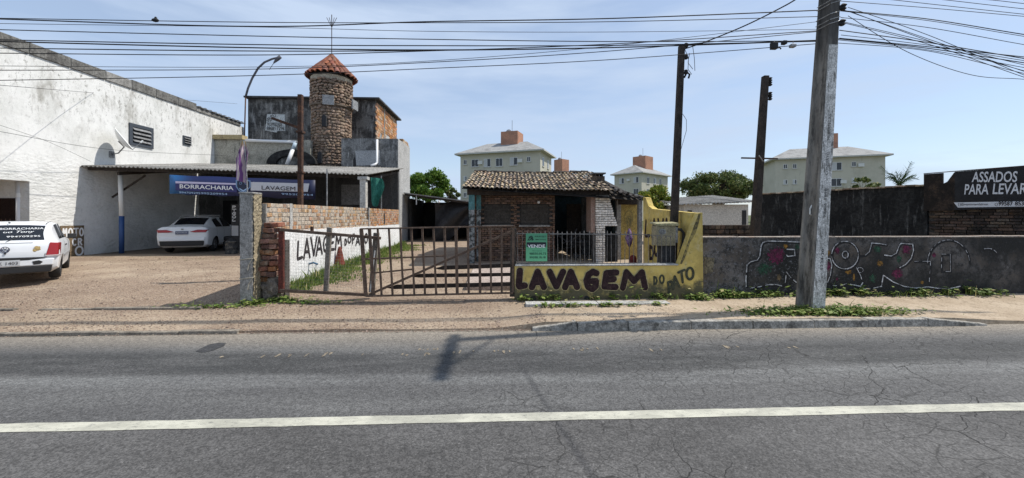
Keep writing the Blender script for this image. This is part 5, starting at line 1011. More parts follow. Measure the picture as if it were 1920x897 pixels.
# neighbour's side wall running back from the street
A0, A1 = PT(1425,365,14.7), PT(1738,347,10.2); A2 = PT(1990,0,8.35); A0.z = A1.z = A2.z = 0; dd = (A2-A1).normalized()
nw = thing('shaded_side_wall', (A0+A1)/2+Vector((0,0,.2)), 'side wall coloured dark for shade, with tile coping behind the graffiti wall', 'wall'); nn_ = Vector((.16,.04,0))
MB().hexa([A0,A1,A1+nn_,A0+nn_],[v+Vector((0,0,h)) for v, h in ((A0,2.58),(A1,2.58),(A1+nn_,2.58),(A0+nn_,2.58))]).build('wall', BLACKW, nw)
n = 22; mats = []; dv = (A1-A0); rz_ = math.atan2(dv.y, dv.x)
for i in range(n): q = A0+dv*((i+.5)/n)+nn_*.5; mats.append(tform((q.x,q.y,2.595+random.uniform(-.008,.012)),0,random.uniform(-.05,.05),rz_,(dv.length/n*1.03,.30,.045)))
pieces(nw, 'coping_tile', unit_box('coping_tile', mat('pale_coping_tile', (.30,.22,.15), (.42,.36,.27), (.05,.05,.045), s1=6, s3=7, streak=False, rnd=.3)), mats)
bw2 = thing('sooty_brick_wall', (A1+A2)/2+Vector((0,0,.2)), 'sooty old brick wall below the black barbecue sign', 'wall'); MB().hexa([A1+nn_*.5,A2+nn_*.5,A2+nn_*1.2,A1+nn_*1.2],[v+Vector((0,0,2.6)) for v in (A1+nn_*.5,A2+nn_*.5,A2+nn_*1.2,A1+nn_*1.2)]).build('mortar_core', MORTAR_D, bw2)
mats = []; rz2 = math.atan2(dd.y, dd.x); LL = (A2-A1).length
for j in range(14):
    s = .02 + (.1 if j % 2 else 0)
    while s < LL-.1: L = r_.uniform(.17,.25); q = A1+dd*(s+L/2)+nn_*.38; mats.append(tform((q.x,q.y,1.0+.075*j),0,0,rz2+r_.uniform(-.03,.03),(L-.014,.09,.058))); s += L
pieces(bw2, 'brick', bm_k, mats)
sg = thing('black_shop_sign', (A1+A2)/2+Vector((0,0,1.9)), 'black barbecue shop sign with white letters ASSADOS PARA LEVAR', 'sign'); on = Vector((-dd.y*-1, dd.x*-1, 0)); on = Vector((dd.y, -dd.x, 0)); on = on if on.dot(-A1) > 0 else -on
def sgp(px, py, d=.1):                                    # point on the sign plane
    u = (px-960)/F_PX; rx, ry = _FX+u*_RX, _FY+u*_RY; B = A1+on*d; den = rx*dd.y-ry*dd.x; t_ = (B.x*dd.y-B.y*dd.x)/den; return Vector((t_*rx, t_*ry, CAM_H-(py-HOR)/F_PX*t_))
top_ = [sgp(1732,327), sgp(1925,312)]; bot_ = [sgp(1732,395), sgp(1925,391)]
SGK = mat('sign_black_vinyl', (.012,.012,.014), (.02,.02,.022), s1=3, rough=.5, bump=.1, grain=.1); SGR = mat('burnt_torn_panel', (.022,.017,.014), (.055,.038,.028), (.16,.10,.05), s1=5, s3=5, streak=False, a3=(.62,.74), bump=.5)
MB().prism([sgp(1732,327),sgp(1768,324.5),sgp(1768,345),sgp(1776,341),sgp(1788,325),sgp(1790,323),sgp(1790,395),sgp(1732,396)], on*-.06).build('torn_panel', SGR, sg)
MB().prism([sgp(1790,322.5),sgp(2010,305),sgp(2010,388),sgp(1790,394)], on*-.06).build('panel', SGK, sg); MB().bar(sgp(1732,326,.08), sgp(2010,304.5,.08), .02,.02).build('frame', RUST, sg)
s1_ = .105
def stx(s, px, py, px1, hpx, m, bold=.015, d=s1_, sh=.15): a, b = sgp(px,py,d), sgp(px1,py,d); text(s, a, b-a, ZU, hpx/F_PX*a.length*.72, m, sg, width=(b-a).length, bold=bold, shear=sh)
SW_ = flat('sign_letter_white', (.60,.61,.63), .5); stx('ASSADOS',1822,342,1908,17,SW_); stx('PARA',1808,365,1853,17,SW_); stx('LEVAR',1861,364.5,1925,17,SW_)
MB().add([sgp(1788.5,380,.103),sgp(2010,376,.103),sgp(2010,386,.103),sgp(1796,389.5,.103)],[(0,1,2,3)]).build('white_band', SW_, sg); stx('@espetonamdabrasa',1802,386.5,1853,5,BLKP,0,.108,0); stx('99587',1872,386,1899,6.5,BLKP,.02,.108,0); stx('8533',1903,385.8,1926,6.5,BLKP,.02,.108,0)
mb = MB(); mb.tube([sgp(1868+2.5*math.cos(q),383.5+2.8*math.sin(q),.108) for q in np.linspace(0,6.28,12)], .003, 4, False); mb.tube([sgp(1797+x,384+y,.108) for x, y in ((0,-2.5),(4,-2.5),(4,2.5),(0,2.5),(0,-2.5))], .003, 4, False); mb.build('icons', BLKP, sg)
# small white house with corrugated roof
wh = thing('small_white_house', (PX(1345,17.5),18,.3), 'low white house with grey corrugated roof beyond the yellow wall', 'house'); a, b = PX(1283,17), PX(1403,17)
MB().box(a,b,17,20.3,.2,2.27).build('wall', mat('offwhite_wall', (.56,.54,.49), (.46,.44,.40), s1=1.5), wh); xe = np.linspace(a-.25,b+.3,5)
for i in range(4): o = corr(xe[i], xe[i+1]+.05, 16.7, 20.5, 2.27+.03*i+.01*(i % 2), 2.30+.03*i+.01*(i % 2), 2.62+.06*i, 2.68+.06*i, pitch=.17, amp=.03).build('roof_sheet', FIBRE, wh, smooth=True, fix=False); o.modifiers.new('solid','SOLIDIFY').thickness = .012
MB().box(a+.15,a+.35,16.985,17.0,1.55,2.0).build('window', DARKIN, wh); MB().box(b-.3,b-.1,16.985,17.0,1.2,2.0).build('window', DARKIN, wh)
# ------------------------------------------------------------------ apartment blocks far behind
def apartment(C0, rho, Ll, Lr, eave, label, rows_l, rows_r, tank, ridge=2.2, acs=((3.3,0),(5.7,1),(10.2,0),(8.0,2))):
    dl = Vector((-math.cos(rho), math.sin(rho), 0)); dr = Vector((math.sin(rho), math.cos(rho), 0)); C0 = Vector((C0.x, C0.y, 0))
    o = thing('apartment_block', C0+dl*Ll/2+dr*Lr/2, label, 'apartment block', 'cream apartment blocks in the distance')
    q = [C0, C0+dr*Lr, C0+dr*Lr+dl*Ll, C0+dl*Ll]; up = Vector((0,0,eave))
    MB().hexa(q, [v+up for v in q]).build('wall', APT, o)
    ov = .75; c = [C0-dl*ov-dr*ov, C0+dr*(Lr+ov)-dl*ov, C0+dr*(Lr+ov)+dl*(Ll+ov), C0+dl*(Ll+ov)-dr*ov]; e = Vector((0,0,eave+.003))
    long_l = Ll >= Lr
    m0, m1 = (C0+dr*Lr/2+dl*Lr*.42, C0+dr*Lr/2+dl*(Ll-Lr*.42)) if long_l else (C0+dl*Ll/2+dr*Ll*.42, C0+dl*Ll/2+dr*(Lr-Ll*.42))
    R0, R1 = m0+Vector((0,0,eave+ridge)), m1+Vector((0,0,eave+ridge)); b = [v+e for v in c]
    mb = MB()
    fs = [(0,1,4),(1,2,5,4),(2,3,5),(3,0,4,5)] if long_l else [(0,1,5,4),(1,2,5),(2,3,4,5),(3,0,4)]
    mb.add(b+[R0,R1], fs+[(3,2,1,0)]); rf = mb.build('roof', APT_R, o)
    MB().hexa([v-Vector((0,0,.22)) for v in b], [v-Vector((0,0,.004)) for v in b]).build('eaves', mat('eaves_white', (.55,.54,.50), bump=.1), o)
    for (s, t_, w, d, h) in tank:
        cc = C0+dl*Ll*s+dr*Lr*t_; k = [cc-dl*w-dr*d, cc-dl*w+dr*d, cc+dl*w+dr*d, cc+dl*w-dr*d]; zb = Vector((0,0,eave+.6)); tk = MB().hexa([v+zb for v in k],[v+Vector((0,0,eave+h)) for v in k]).build('water_tank_tower', SALMON, o)
        MB().tube([cc+Vector((0,0,eave+h)), cc+Vector((0,0,eave+h+2.2))], .04, 5).build('antenna', STEEL, tk); MB().lathe([(.05,0),(.5,.12),(.52,.15)], cc+dl*.6+Vector((0,0,eave+h+.2)), 14, 'y').build('dish', STEEL, tk)
    def win(face, s, z, w, h, ac):
        d, n_, org = (dl, -dr, C0) if face == 'l' else (dr, -dl, C0)
        a = org+d*s; f = [a-d*w/2, a+d*w/2]
        def slab_(x0, x1, z0, z1, d0, d1, nm, m, par):
            P0, P1 = a+d*x0, a+d*x1; return MB().hexa([P0+n_*d0+Vector((0,0,z0)),P1+n_*d0+Vector((0,0,z0)),P1+n_*d1+Vector((0,0,z0)),P0+n_*d1+Vector((0,0,z0))],[P0+n_*d0+Vector((0,0,z1)),P1+n_*d0+Vector((0,0,z1)),P1+n_*d1+Vector((0,0,z1)),P0+n_*d1+Vector((0,0,z1))]).build(nm, m, par)
        W = slab_(-w/2, w/2, z, z+h, -.05, .03, 'window', flat('apt_frame', (.62,.62,.61), .5), o)
        slab_(-w/2+.07, -.04, z+.07, z+h-.07, .0, .045, 'pane', GLASS, W); slab_(.04, w/2-.07, z+.07, z+h-.07, .0, .05, 'pane', GLASS if ac else flat('apt_blind', (.45,.46,.47), .6), W)
        slab_(-w/2-.1, w/2+.1, z-.12, z-.004, -.02, .12, 'sill', mat('eaves_white', (.55,.54,.50), bump=.1), W)
    for (s, fl) in acs:
        a = C0+dl*s; z = eave-2.75*fl-1.9; MB().hexa([a-dl*.4+Vector((0,0,z)),a-dl*.4-dr*.32+Vector((0,0,z)),a+dl*.4-dr*.32+Vector((0,0,z)),a+dl*.4+Vector((0,0,z))],[a-dl*.4+Vector((0,0,z+.55)),a-dl*.4-dr*.32+Vector((0,0,z+.55)),a+dl*.4-dr*.32+Vector((0,0,z+.55)),a+dl*.4+Vector((0,0,z+.55))]).build('air_conditioner', flat('ac_white', (.6,.6,.58), .5), o)
    for (s, w, h, ac) in rows_l:
        for fl in range(4): win('l', s, eave-2.35-2.75*fl+(1.35-h), w, h, ac ^ (fl % 2))
    for (s, w, h, ac) in rows_r:
        for fl in range(4): win('r', s, eave-2.35-2.75*fl+(1.35-h), w, h, ac)
    return o
rw = [(2.6,.6,.9,1),(4.9,1.5,1.35,0),(7.6,1.4,1.5,1),(9.7,1.3,1.5,0),(11.7,1.3,1.3,1),(12.9,.6,.8,1)]
c0 = PT(1013,0,60); apartment(c0, math.radians(21), 13.9, 7.8, P(1013,281,c0.y).z, 'cream apartment block with salmon water tank rising behind the tiled roof', [(1.9,.6,.8,1),(4.4,1.3,1.25,0),(6.9,1.2,1.35,1),(9.0,1.2,1.35,0),(11.2,1.3,1.25,1),(13.0,.6,.8,1)], [(1.8,1.1,1.4,1),(5.2,1.1,1.4,0)], [(.44,.55,1.5,1.6,3.9)])
c0 = PT(1660,0,63); apartment(c0, math.radians(21.5), 15.5, 8, P(1660,290,c0.y).z, 'cream apartment block behind the dark side wall at right', [(4.2,.6,.8,1),(6.6,1.5,1.35,0),(8.9,1.4,1.4,1),(12.6,.6,.8,1),(14.0,.6,.8,1)], [], [(.40,.6,1.2,1.3,4.6)])
c0 = PT(1203,0,88); apartment(c0, math.radians(50), 7.2, 13, P(1203,323,c0.y).z, 'small distant cream block beside the tall wooden pole', [(1.4,1.3,1.4,0),(5.2,1.3,1.4,0)], [(3.0,1.2,1.5,1),(6.2,1.3,1.4,0),(9.0,1.1,1.5,1)], [(.5,.55,1.7,1.9,4.6)])
c0 = PT(1062,0,98); apartment(c0, math.radians(50), 7, 9, 11.0, 'distant block mostly hidden, only its salmon tank showing', [(1.8,1.2,1.4,0)], [], [(.45,.2,1.4,1.4,5.4)])

# ------------------------------------------------------------------ trees
def leaves(mb_pts, nrm_r, size, m, name, parent, asp=.5):
    Pn = np.array(mb_pts); n = len(Pn); d = rng.normal(size=(n,3)); d /= np.linalg.norm(d,axis=1)[:,None]; u = rng.normal(size=(n,3)); u -= (u*d).sum(1)[:,None]*d; u /= np.linalg.norm(u,axis=1)[:,None]
    s = size*rng.uniform(.6,1.35,(n,1)); v = np.cross(d,u)*asp; V = np.stack([Pn-u*s, Pn+v*s, Pn+u*s, Pn-v*s],1).reshape(-1,3); o0 = ORG[parent.name]
    V -= np.array(o0); me = bpy.data.meshes.new(name); me.from_pydata(V.tolist(), [], np.arange(n*4).reshape(n,4).tolist()); me.materials.append(m); ob = bpy.data.objects.new(name, me); COL.objects.link(ob); ob.parent = parent; return ob
def tree(base, h, crown_c, crown_r, label, m, nb=26, nleaf=9000, size=.12, trunk=.12, seed=1, flatten=.8, branches=True):
    r = random.Random(seed); o = thing('broadleaf_tree', base, label, 'tree'); base = Vector(base); cc = Vector(crown_c)
    tr = MB(); tip = lerp(base, cc, .75); tr.tube([base, lerp(base,tip,.5)+Vector((r.uniform(-.1,.1),0,0)), tip], [trunk, trunk*.8, trunk*.5], 8)
    blobs = []
    for i in range(nb):
        while True:
            q = Vector((r.uniform(-1,1), r.uniform(-1,1), r.uniform(-.8,1)))
            if q.length < 1: break
        q = q.normalized()*(q.length**.5)*.82; c = cc+Vector((q.x*crown_r.x, q.y*crown_r.y, q.z*crown_r.z)); blobs.append((c, r.uniform(.14,.34)*min(crown_r))); 
        if branches: mid = lerp(tip, c, .5)+Vector((r.uniform(-.1,.1),r.uniform(-.1,.1),r.uniform(0,.2))); tr.tube([lerp(base,tip,r.uniform(.55,1)), mid, c], [trunk*.35,trunk*.22,trunk*.06], 5)
    tr.build('trunk', mat('bark', (.10,.075,.055), (.06,.045,.035), s1=6, bump=.6), o, smooth=True)
    per = nleaf//nb; pts = []
    for c, R in blobs:
        g = rng.normal(size=(per,3)); g /= np.linalg.norm(g,axis=1)[:,None]; g *= (rng.uniform(.25,1,(per,1))**.6)*R*rng.uniform(.8,1.35,(per,1)); pts.append(g*np.array([1.25,1.25,.8])+np.array(c))
    leaves(np.concatenate(pts), None, size, m, 'crown', o); return o
b = P(806,395,38); tree((b.x,38,.4), 6, P(803,349,38), Vector((2.1,2.2,1.75)), 'bright green round tree behind the dark shed', LEAF_M, 40, 15000, .13, .16, 3)
b = P(846,395,41); tree((b.x,41,.4), 5, P(842,366,41), Vector((1.2,1.3,.9)), 'small dark green tree right of the bright round tree', LEAF_D, 18, 4000, .12, .12, 5)
b = P(1345,395,36); tree((b.x,36,.4), 6, P(1347,352,36), Vector((4.3,2.8,1.75)), 'wide dark green tree behind the small white house', LEAF_D, 130, 24000, .11, .2, 7)
b = P(1228,400,19); tree((b.x,19,.4), 3, P(1229,374,19), Vector((.95,.9,.78)), 'yellow-green citrus tree behind the yellow wall', LEAF_Y, 34, 8000, .06, .07, 9)
b = P(1628,400,17); tree((b.x,17,.4), 3, P(1624,346,17), Vector((.6,.5,.4)), 'sparse green shrub top above the dark side wall', LEAF_D, 14, 900, .075, .04, 12)
b = P(1585,400,18); bt2 = thing('bare_tree', (b.x,18,.4), 'leafless twiggy bush above the dark side wall', 'bush'); mb = MB(); rr = random.Random(77)
def twig(mb, p, d, L, r, lev):
    q = p+d*L; mb.tube([p, lerp(p,q,.5)+Vector((rr.uniform(-.03,.03),0,rr.uniform(-.02,.04))), q], [r,r*.8,r*.55], 5)
    if lev:
        for k in range(3): twig(mb, lerp(p,q,rr.uniform(.5,1)), (d+Vector((rr.uniform(-.9,.9),rr.uniform(-.5,.5),rr.uniform(-.2,.5)))).normalized(), L*.62, r*.6, lev-1)
for a in (-.6,-.2,.2,.5): twig(mb, Vector((b.x,18,1.6)), Vector((a,0,.9)).normalized(), .9, .022, 3)
mb.build('twigs', mat('bark', (.10,.075,.055)), bt2); MB().tube([(b.x,18,.4),(b.x,18,1.65)], .04, 6).build('trunk', mat('bark', (.10,.075,.055)), bt2)
# palm
b = P(1685,400,20); pm = thing('palm', (b.x,20,.4), 'dark feathery palm leaves above the dark side wall', 'palm'); hc = P(1686,350,20); MB().tube([(b.x,20,.4), hc], [.14,.10], 10).build('trunk', mat('bark', (.10,.075,.055)), pm)
for k, (tx_, ty_, cv) in enumerate(((1652,312,.1),(1671,326,.3),(1681,322,.1),(1689,325,.05),(1700,322,.1),(1709,303,.05),(1719,336,.4),(1660,334,.35),(1695,333,.3),(1711,330,.2),(1676,333,.2))):
    tip = P(tx_,ty_,20+random.uniform(-.8,.6)); mb = MB(); pts = [lerp(hc,tip,s)+Vector((0,0,cv*math.sin(math.pi*s)*.6)) for s in np.linspace(0,1,9)]; mb.tube(pts, [.022-.002*i for i in range(9)], 4)
    dirv = (tip-hc).normalized(); sd_ = dirv.cross(Vector((0,1,0))).normalized()
    for i in range(1,9):
        for s_ in (-1,1):
            for e in (0,.5):
                p = lerp(pts[i-1],pts[i],e+.25); L = .30*math.sin(math.pi*(i+e)/9.6)+.08; q = p+(dirv*.8+sd_*s_*.55+Vector((0,random.uniform(-.4,.4),-.25))).normalized()*L; n_ = Vector((0,0,.018)); mb.add([p-n_,q,p+n_],[(0,1,2)])
    mb.build('frond', PALM, pm, fix=False)

# ------------------------------------------------------------------ overhead cables (all between poles along the street)
def cable(pts, r, label, group='overhead cables'):
    r *= 1.05
    t_ = np.array([p[0] for p in pts], float); v = [P(a,b_,c_) for a,b_,c_ in pts]; out_ = []
    n = len(v)
    for i in range(n-1):
        p0, p1, p2, p3 = v[max(0,i-1)], v[i], v[i+1], v[min(n-1,i+2)]
        for k in range(12): s = k/12; out_.append(.5*((2*p1)+(p2-p0)*s+(2*p0-5*p1+4*p2-p3)*s*s+(3*p1-p0-3*p2+p3)*s**3))
    out_.append(v[-1]); tag(MB().tube(out_, r, 6).build('cable', CABLE, smooth=True), label, 'cable', group)
Lc = [((36,50,41,19),.009,'first thick'),((34.5,42,43,31),.006,'second'),((44.5,51,59,55),.004,'thin third'),((56,68,74,77),.007,'fourth'),((75,84,86,77.5),.008,'fifth'),((78,90,94,76),.010,'thick sixth'),((90.5,96,95,75),.008,'seventh'),((100,103.5,96,57),.007,'eighth'),((124,126,115,39),.004,'thin ninth'),((132,130,117.5,58),.006,'tenth'),((151,142,129,81),.006,'lowest')]
for i, ((a, b_, c_, d_), r, nm) in enumerate(Lc):
    Yc = 6.75+.05*(i % 3); cable([(-420, a-(b_-a)*.9-2, Yc), (0,a,Yc), (480,b_,Yc), (800,c_,Yc), (1150, lerp(c_,d_,.42)+3, Yc), (1549,d_,Yc)], r, f'{nm} black cable from the top at the left edge of the sky')
Rc = [((1572,2),(1740,15),(1920,31)),((1600,-9),(1674,0),(1920,27)),((1640,-14),(1771,0),(1920,17)),((1700,-13),(1855,0),(1920,7)),((1576,20),(1740,36),(1920,65)),((1576,21),(1740,39),(1920,68.5)),((1576,33),(1740,52),(1920,84)),((1576,40),(1740,78),(1920,122)),((1574,57),(1740,80),(1920,110)),((1570,73),(1740,91),(1920,118)),((1570,75),(1740,94),(1920,127)),((1570,81),(1740,96),(1920,138)),((1590,30),(1700,97),(1818,140),(1920,149)),((1600,24),(1700,62),(1820,104),(1920,133)),((1574,72),(1740,88),(1920,107)),((1590,14),(1740,66),(1920,141)),((1580,18),(1730,70),(1920,134)),((1577,66),(1740,85),(1920,114)),((1585,44),(1750,86),(1920,145))]
Rn = ['first','second','third','fourth','fifth','sixth','seventh','eleventh','tenth','ninth','twelfth','thirteenth','lowest sagging','fourteenth thin','eighth']; order_ = sorted(range(len(Rc)), key=lambda i: Rc[i][-1][1]); words_ = ['topmost','second','third','fourth','fifth','sixth','seventh','eighth','ninth','tenth','eleventh','twelfth','thirteenth','fourteenth','fifteenth','sixteenth','seventeenth','eighteenth','lowest']
for rank, i in enumerate(order_):
    c = Rc[i]; x1, y1 = c[-1]; x0, y0 = c[-2]; k = (y1-y0)/(x1-x0); cable([(a,b_,6.75+.04*(i % 3)) for a, b_ in c]+[(2060, y1+k*140*.9, 6.75+.04*(i % 3))], .0075 if i in (8,9,4,14) else .005, f'{words_[rank]} black cable down the right edge of the sky')
cable([(1500,-6,6.5),(1470,12,6.8),(1400,47,7.2),(1330,76,7.7),(1284,92,8.0)], .011, 'twisted service cable dropping to the tall wooden pole')
cable([(0,160,9),(220,178,16),(445,195,22)], .006, 'faint thin cable crossing to the grey house corner', 'service wires'); cable([(0,247,11.0),(210,281,14),(424,292,19)], .006, 'thin wire running across the white building wall', 'service wires'); cable([(0,235,11.2),(90,266,12.5),(170,303,14.1)], .004, 'thin wire slanting down the white building wall to the canopy', 'service wires')
bd_ = P(292,42,6.75); br_ = thing('bird', bd_, 'small dark bird perched on the upper cable at left', 'bird'); MB().lathe([(.005,-.07),(.025,-.045),(.034,-.01),(.03,.025),(.012,.045)], bd_+Vector((0,0,.035)), 10, 'x').build('body', BLK, br_, smooth=True); MB().lathe([(.004,-.02),(.018,-.01),(.018,.008),(.004,.02)], bd_+Vector((-.0,0,.075)), 10).build('head', BLK, br_, smooth=True)
for px, py, w_, h_, nm, lab in ((1452,86,12,13,'splice_box','black splice box with tail hanging nearest the tall wooden pole'),(1471,80,8,7,'splice_box','small dark clamp in the middle on the cable bundle'),(1487,86,10,6,'splice_box','flat grey tag box nearest the concrete pole')):
    a = P(px,py,6.6); k = 6.6/F_PX; sbx = thing(nm, a, lab, 'splice box', 'boxes hung on the cable bundle'); MB().box(a.x-w_*k/2,a.x+w_*k/2,6.57,6.65,a.z-h_*k/2,a.z+h_*k/2).build('case', BLK if px < 1480 else STEEL, sbx, bevel=.012); MB().tube([a+Vector((0,0,h_*k/2)), P(px,77,6.72)], .006, 5).build('strap', CABLE, sbx)
    if px < 1460: MB().tube([a+Vector((.02,0,-.05)), a+Vector((.10,0,-.03)), a+Vector((.12,0,-.06))], .012, 6).build('tail', BLK, sbx)

# ------------------------------------------------------------------ cars
CARW = NT('white_car_paint'); CARW = CARW.done((.70,.71,.72), .28, None, spec=.5); PLT = flat('plate_grey', (.50,.51,.52), .5); REDL = flat('tail_lamp_red', (.30,.012,.012), .18, spec=.6); TRIM = flat('black_plastic', (.02,.02,.021), .6); RIM = flat('alloy_grey', (.38,.38,.39), .35, .6); LGREY = flat('dull_silver', (.3,.3,.3), .5)
CS = .915
def cr(p0, p1, p2, p3, s): return .5*((2*p1)+(p2-p0)*s+(2*p0-5*p1+4*p2-p3)*s*s+(3*p1-p0-3*p2+p3)*s**3)
def car(name, label, loc, heading, ST, wheels, R, sub=4):
    o = thing(name, loc, label, 'car', rz=heading); o.scale = (CS,)*3; K = []
    for x, zb, w_, zbt, zr, wr in ST:
        hgt = zr-zbt; top = max(hgt, .02)
        K.append([(x,0,zb),(x,w_*.80,zb),(x,w_*.96,zb+.09),(x,w_,zb+(zbt-zb)*.55),(x,w_*.985,zbt-.05),(x,w_*.95,zbt),(x,lerp(w_*.95,wr,.93),zbt+top*.86),(x,wr*.86,zbt+top*.965),(x,wr*.45,zr+.005),(x,0,zr+.01)])
    K = np.array(K); n = len(K); rows = []
    for i in range(n-1):
        for k in range(sub): rows.append(cr(K[max(0,i-1)],K[i],K[i+1],K[min(n-1,i+2)],k/sub))
    rows.append(K[-1]); S = np.array(rows); ring = S.shape[1]; xs_ = S[:,0,0]
    V = []; full = []
    for row in S:
        L = [(p[0],p[1],p[2]) for p in row]; Rr = [(p[0],-p[1],p[2]) for p in row[-2:0:-1]]; full.append(L+Rr)
    m = len(full[0]); mb = MB(); mb.add([v for r in full for v in r], [(i*m+k, i*m+(k+1) % m, (i+1)*m+(k+1) % m, (i+1)*m+k) for i in range(len(full)-1) for k in range(m)] + [tuple(range(m))[::-1], tuple(range((len(full)-1)*m, len(full)*m))])
    body = mb.build('body', CARW, o, smooth=True, local=True); tmp = []
    for wx in wheels:
        cyl = MB(); cyl.lathe([(R+.055,-1.2),(R+.055,1.2)], (wx,0,R), 32, 'y'); c = cyl.build('tmp_cut', CARW, o, local=True); md = body.modifiers.new('arch','BOOLEAN'); md.operation = 'DIFFERENCE'; md.object = c; md.solver = 'EXACT'; tmp.append(c)
    dg = bpy.context.evaluated_depsgraph_get(); dg.update(); me = bpy.data.meshes.new_from_object(body.evaluated_get(dg)); body.modifiers.clear(); body.data = me
    me.polygons.foreach_set('use_smooth',[True]*len(me.polygons)); me.set_sharp_from_angle(angle=math.radians(38))
    for c in tmp: bpy.data.objects.remove(c)
    hw = max(s[2] for s in ST)
    for wx in wheels:
        for sd_ in (-1,1):
            c = Vector((wx, sd_*(hw-.13), R)); wl = bpy.data.objects.new('wheel', None); COL.objects.link(wl); wl.parent = o; ORG[wl.name] = Vector((0,0,0))
            tyre(None, c, R, .19, 'y').build('tyre', BLK, wl, smooth=True, local=True, auto=50)
            mb = MB(); mb.lathe([(.02,.075*sd_),(R*.2,.082*sd_),(R*.22,.07*sd_),(R*.64,.078*sd_),(R*.69,.06*sd_),(R*.62,.0),(R*.2,-.02*sd_)], c, 28, 'y'); mb.build('rim', RIM, wl, smooth=True, local=True, auto=40)
            mb = MB()
            for k in range(7): q = 2*math.pi*k/7; e = c+Vector((0,.081*sd_,0)); mb.disc(e+Vector((math.cos(q)*R*.44,0,math.sin(q)*R*.44)), R*.10, (0,sd_,0), 10)
            mb.build('rim_holes', BLK, wl, local=True)
            mb = MB(); nn = 20; Vv = []
            for k in range(nn+1): q = math.pi*k/nn; Vv += [(wx+(R+.05)*math.cos(q), sd_*(hw-.30), R+(R+.05)*math.sin(q)), (wx+(R+.05)*math.cos(q), sd_*(hw-.03), R+(R+.05)*math.sin(q))]
            mb.add(Vv, [(2*k,2*k+1,2*k+3,2*k+2) for k in range(nn)]); mb.build('arch_liner', BLK, o, local=True)
    def patch(nm, mt, x0, x1, k0, k1, sides=(1,-1), off=.006, par=None, sl=0.):
        # a panel that follows the body: stations x0..x1, ring positions k0..k1 (sl slants its ends)
        for s_ in sides:
            V2 = []; nu, nv = 12, 6
            for i in range(nu+1):
                for j in range(nv+1):
                    t_ = j/nv; xx = lerp(x0+sl*t_, x1-(sl*t_ if sl else 0), i/nu); kk = lerp(k0,k1,t_); ii = np.searchsorted(xs_, xx)-1; ii = max(0,min(len(xs_)-2,ii)); f_ = (xx-xs_[ii])/(xs_[ii+1]-xs_[ii]+1e-9); jj = min(ring-2,int(kk)); g_ = kk-jj
                    p = (S[ii][jj]*(1-g_)+S[ii][jj+1]*g_)*(1-f_)+(S[ii+1][jj]*(1-g_)+S[ii+1][jj+1]*g_)*f_; a_ = S[ii+1][jj]-S[ii][jj]; b_ = S[ii][min(jj+1,ring-1)]-S[ii][jj]; nr = np.cross(a_,b_); nr = nr/(np.linalg.norm(nr)+1e-9)
                    if nr[2] < 0 and k0 >= 6: nr = -nr
                    if k0 < 6 and nr[1] < 0: nr = -nr
                    p = p+nr*off; V2.append((p[0], p[1]*s_, p[2]))
            mb = MB(); mb.add(V2, [(i*(nv+1)+j, i*(nv+1)+j+1, (i+1)*(nv+1)+j+1, (i+1)*(nv+1)+j) for i in range(nu) for j in range(nv)]); mb.build(nm, mt, par or o, smooth=True, local=True)
    def panel(nm, pts, mt, vec=(.012,0,0), bev=0): return MB().prism(pts, vec).build(nm, mt, o, local=True, bevel=bev)
    return o, patch, panel
ST1 = [(0,.40,.66,.70,.72,.56),(.03,.32,.76,.82,.86,.64),(.07,.26,.80,.90,.95,.67),(.13,.23,.815,.935,1.02,.66),(.26,.21,.82,.95,1.18,.63),(.42,.2,.82,.955,1.345,.655),(.56,.2,.822,.955,1.40,.655),(.8,.2,.825,.955,1.425,.655),(1.3,.2,.825,.95,1.445,.66),(1.9,.2,.825,.945,1.43,.65),(2.3,.2,.825,.935,1.36,.63),(2.65,.2,.82,.93,1.17,.62),(2.95,.2,.82,.92,1.0,.63),(3.1,.2,.81,.90,.945,.66),(3.6,.2,.79,.80,.86,.60),(3.85,.24,.74,.68,.74,.55),(3.93,.32,.64,.52,.56,.45)]
hd1 = math.radians(133.8); rw_ = PG(104,524); L_ = Matrix.Rotation(hd1,3,'Z') @ Vector((.72*CS,-.70*CS,0)); loc1 = Vector((rw_.x-L_.x, rw_.y-L_.y, gz(-11.5,10.4)))
c1, patch, panel = car('hatchback_car', 'white hatchback with lettered rear window and battered bumper at the left edge', loc1, hd1, ST1, (.72,3.19), .285)
patch('rear_window', GLASS, .12, .44, 7.0, 9.0, off=.008); patch('side_window', GLASS, .62, 1.28, 5.12, 6.0, sl=.09); patch('side_window', GLASS, 1.36, 2.55, 5.12, 6.0, sl=.10); patch('windscreen', GLASS, 2.25, 2.9, 7.0, 9.0, off=.008); patch('door_line', TRIM, 1.30, 1.325, 2.2, 5.0, off=.003); patch('door_line', TRIM, 2.52, 2.535, 2.2, 5.0, off=.003); patch('side_moulding', flat('grey_moulding', (.45,.45,.46), .5), 1.08, 2.80, 2.75, 2.95, off=.012)
for s_ in (1,-1):
    MB().prism([(-.03,s_*.60,.64),(-.01,s_*.79,.64),(.055,s_*.80,.93),(.035,s_*.66,.95)], (.24,s_*.03,.0)).build('tail_light', REDL, c1, local=True, bevel=.012)
    MB().prism([(-.036,s_*.585,.615),(-.016,s_*.80,.615),(-.014,s_*.80,.645),(-.034,s_*.59,.645)], (.24,s_*.03,.0)).build('reverse_light', flat('pale_lamp', (.5,.42,.42), .3), c1, local=True, bevel=.006)
    MB().box(1.42,1.56,s_*.835-.012,s_*.835+.012,.80,.835).build('door_handle', TRIM, c1, local=True, bevel=.006)
    mr = MB(); mr.prism([(2.42,s_*.80,.94),(2.62,s_*.80,.94),(2.58,s_*.80,1.07),(2.44,s_*.80,1.08)], (0,s_*.17,0)); mr.build('mirror', TRIM, c1, local=True, bevel=.02)
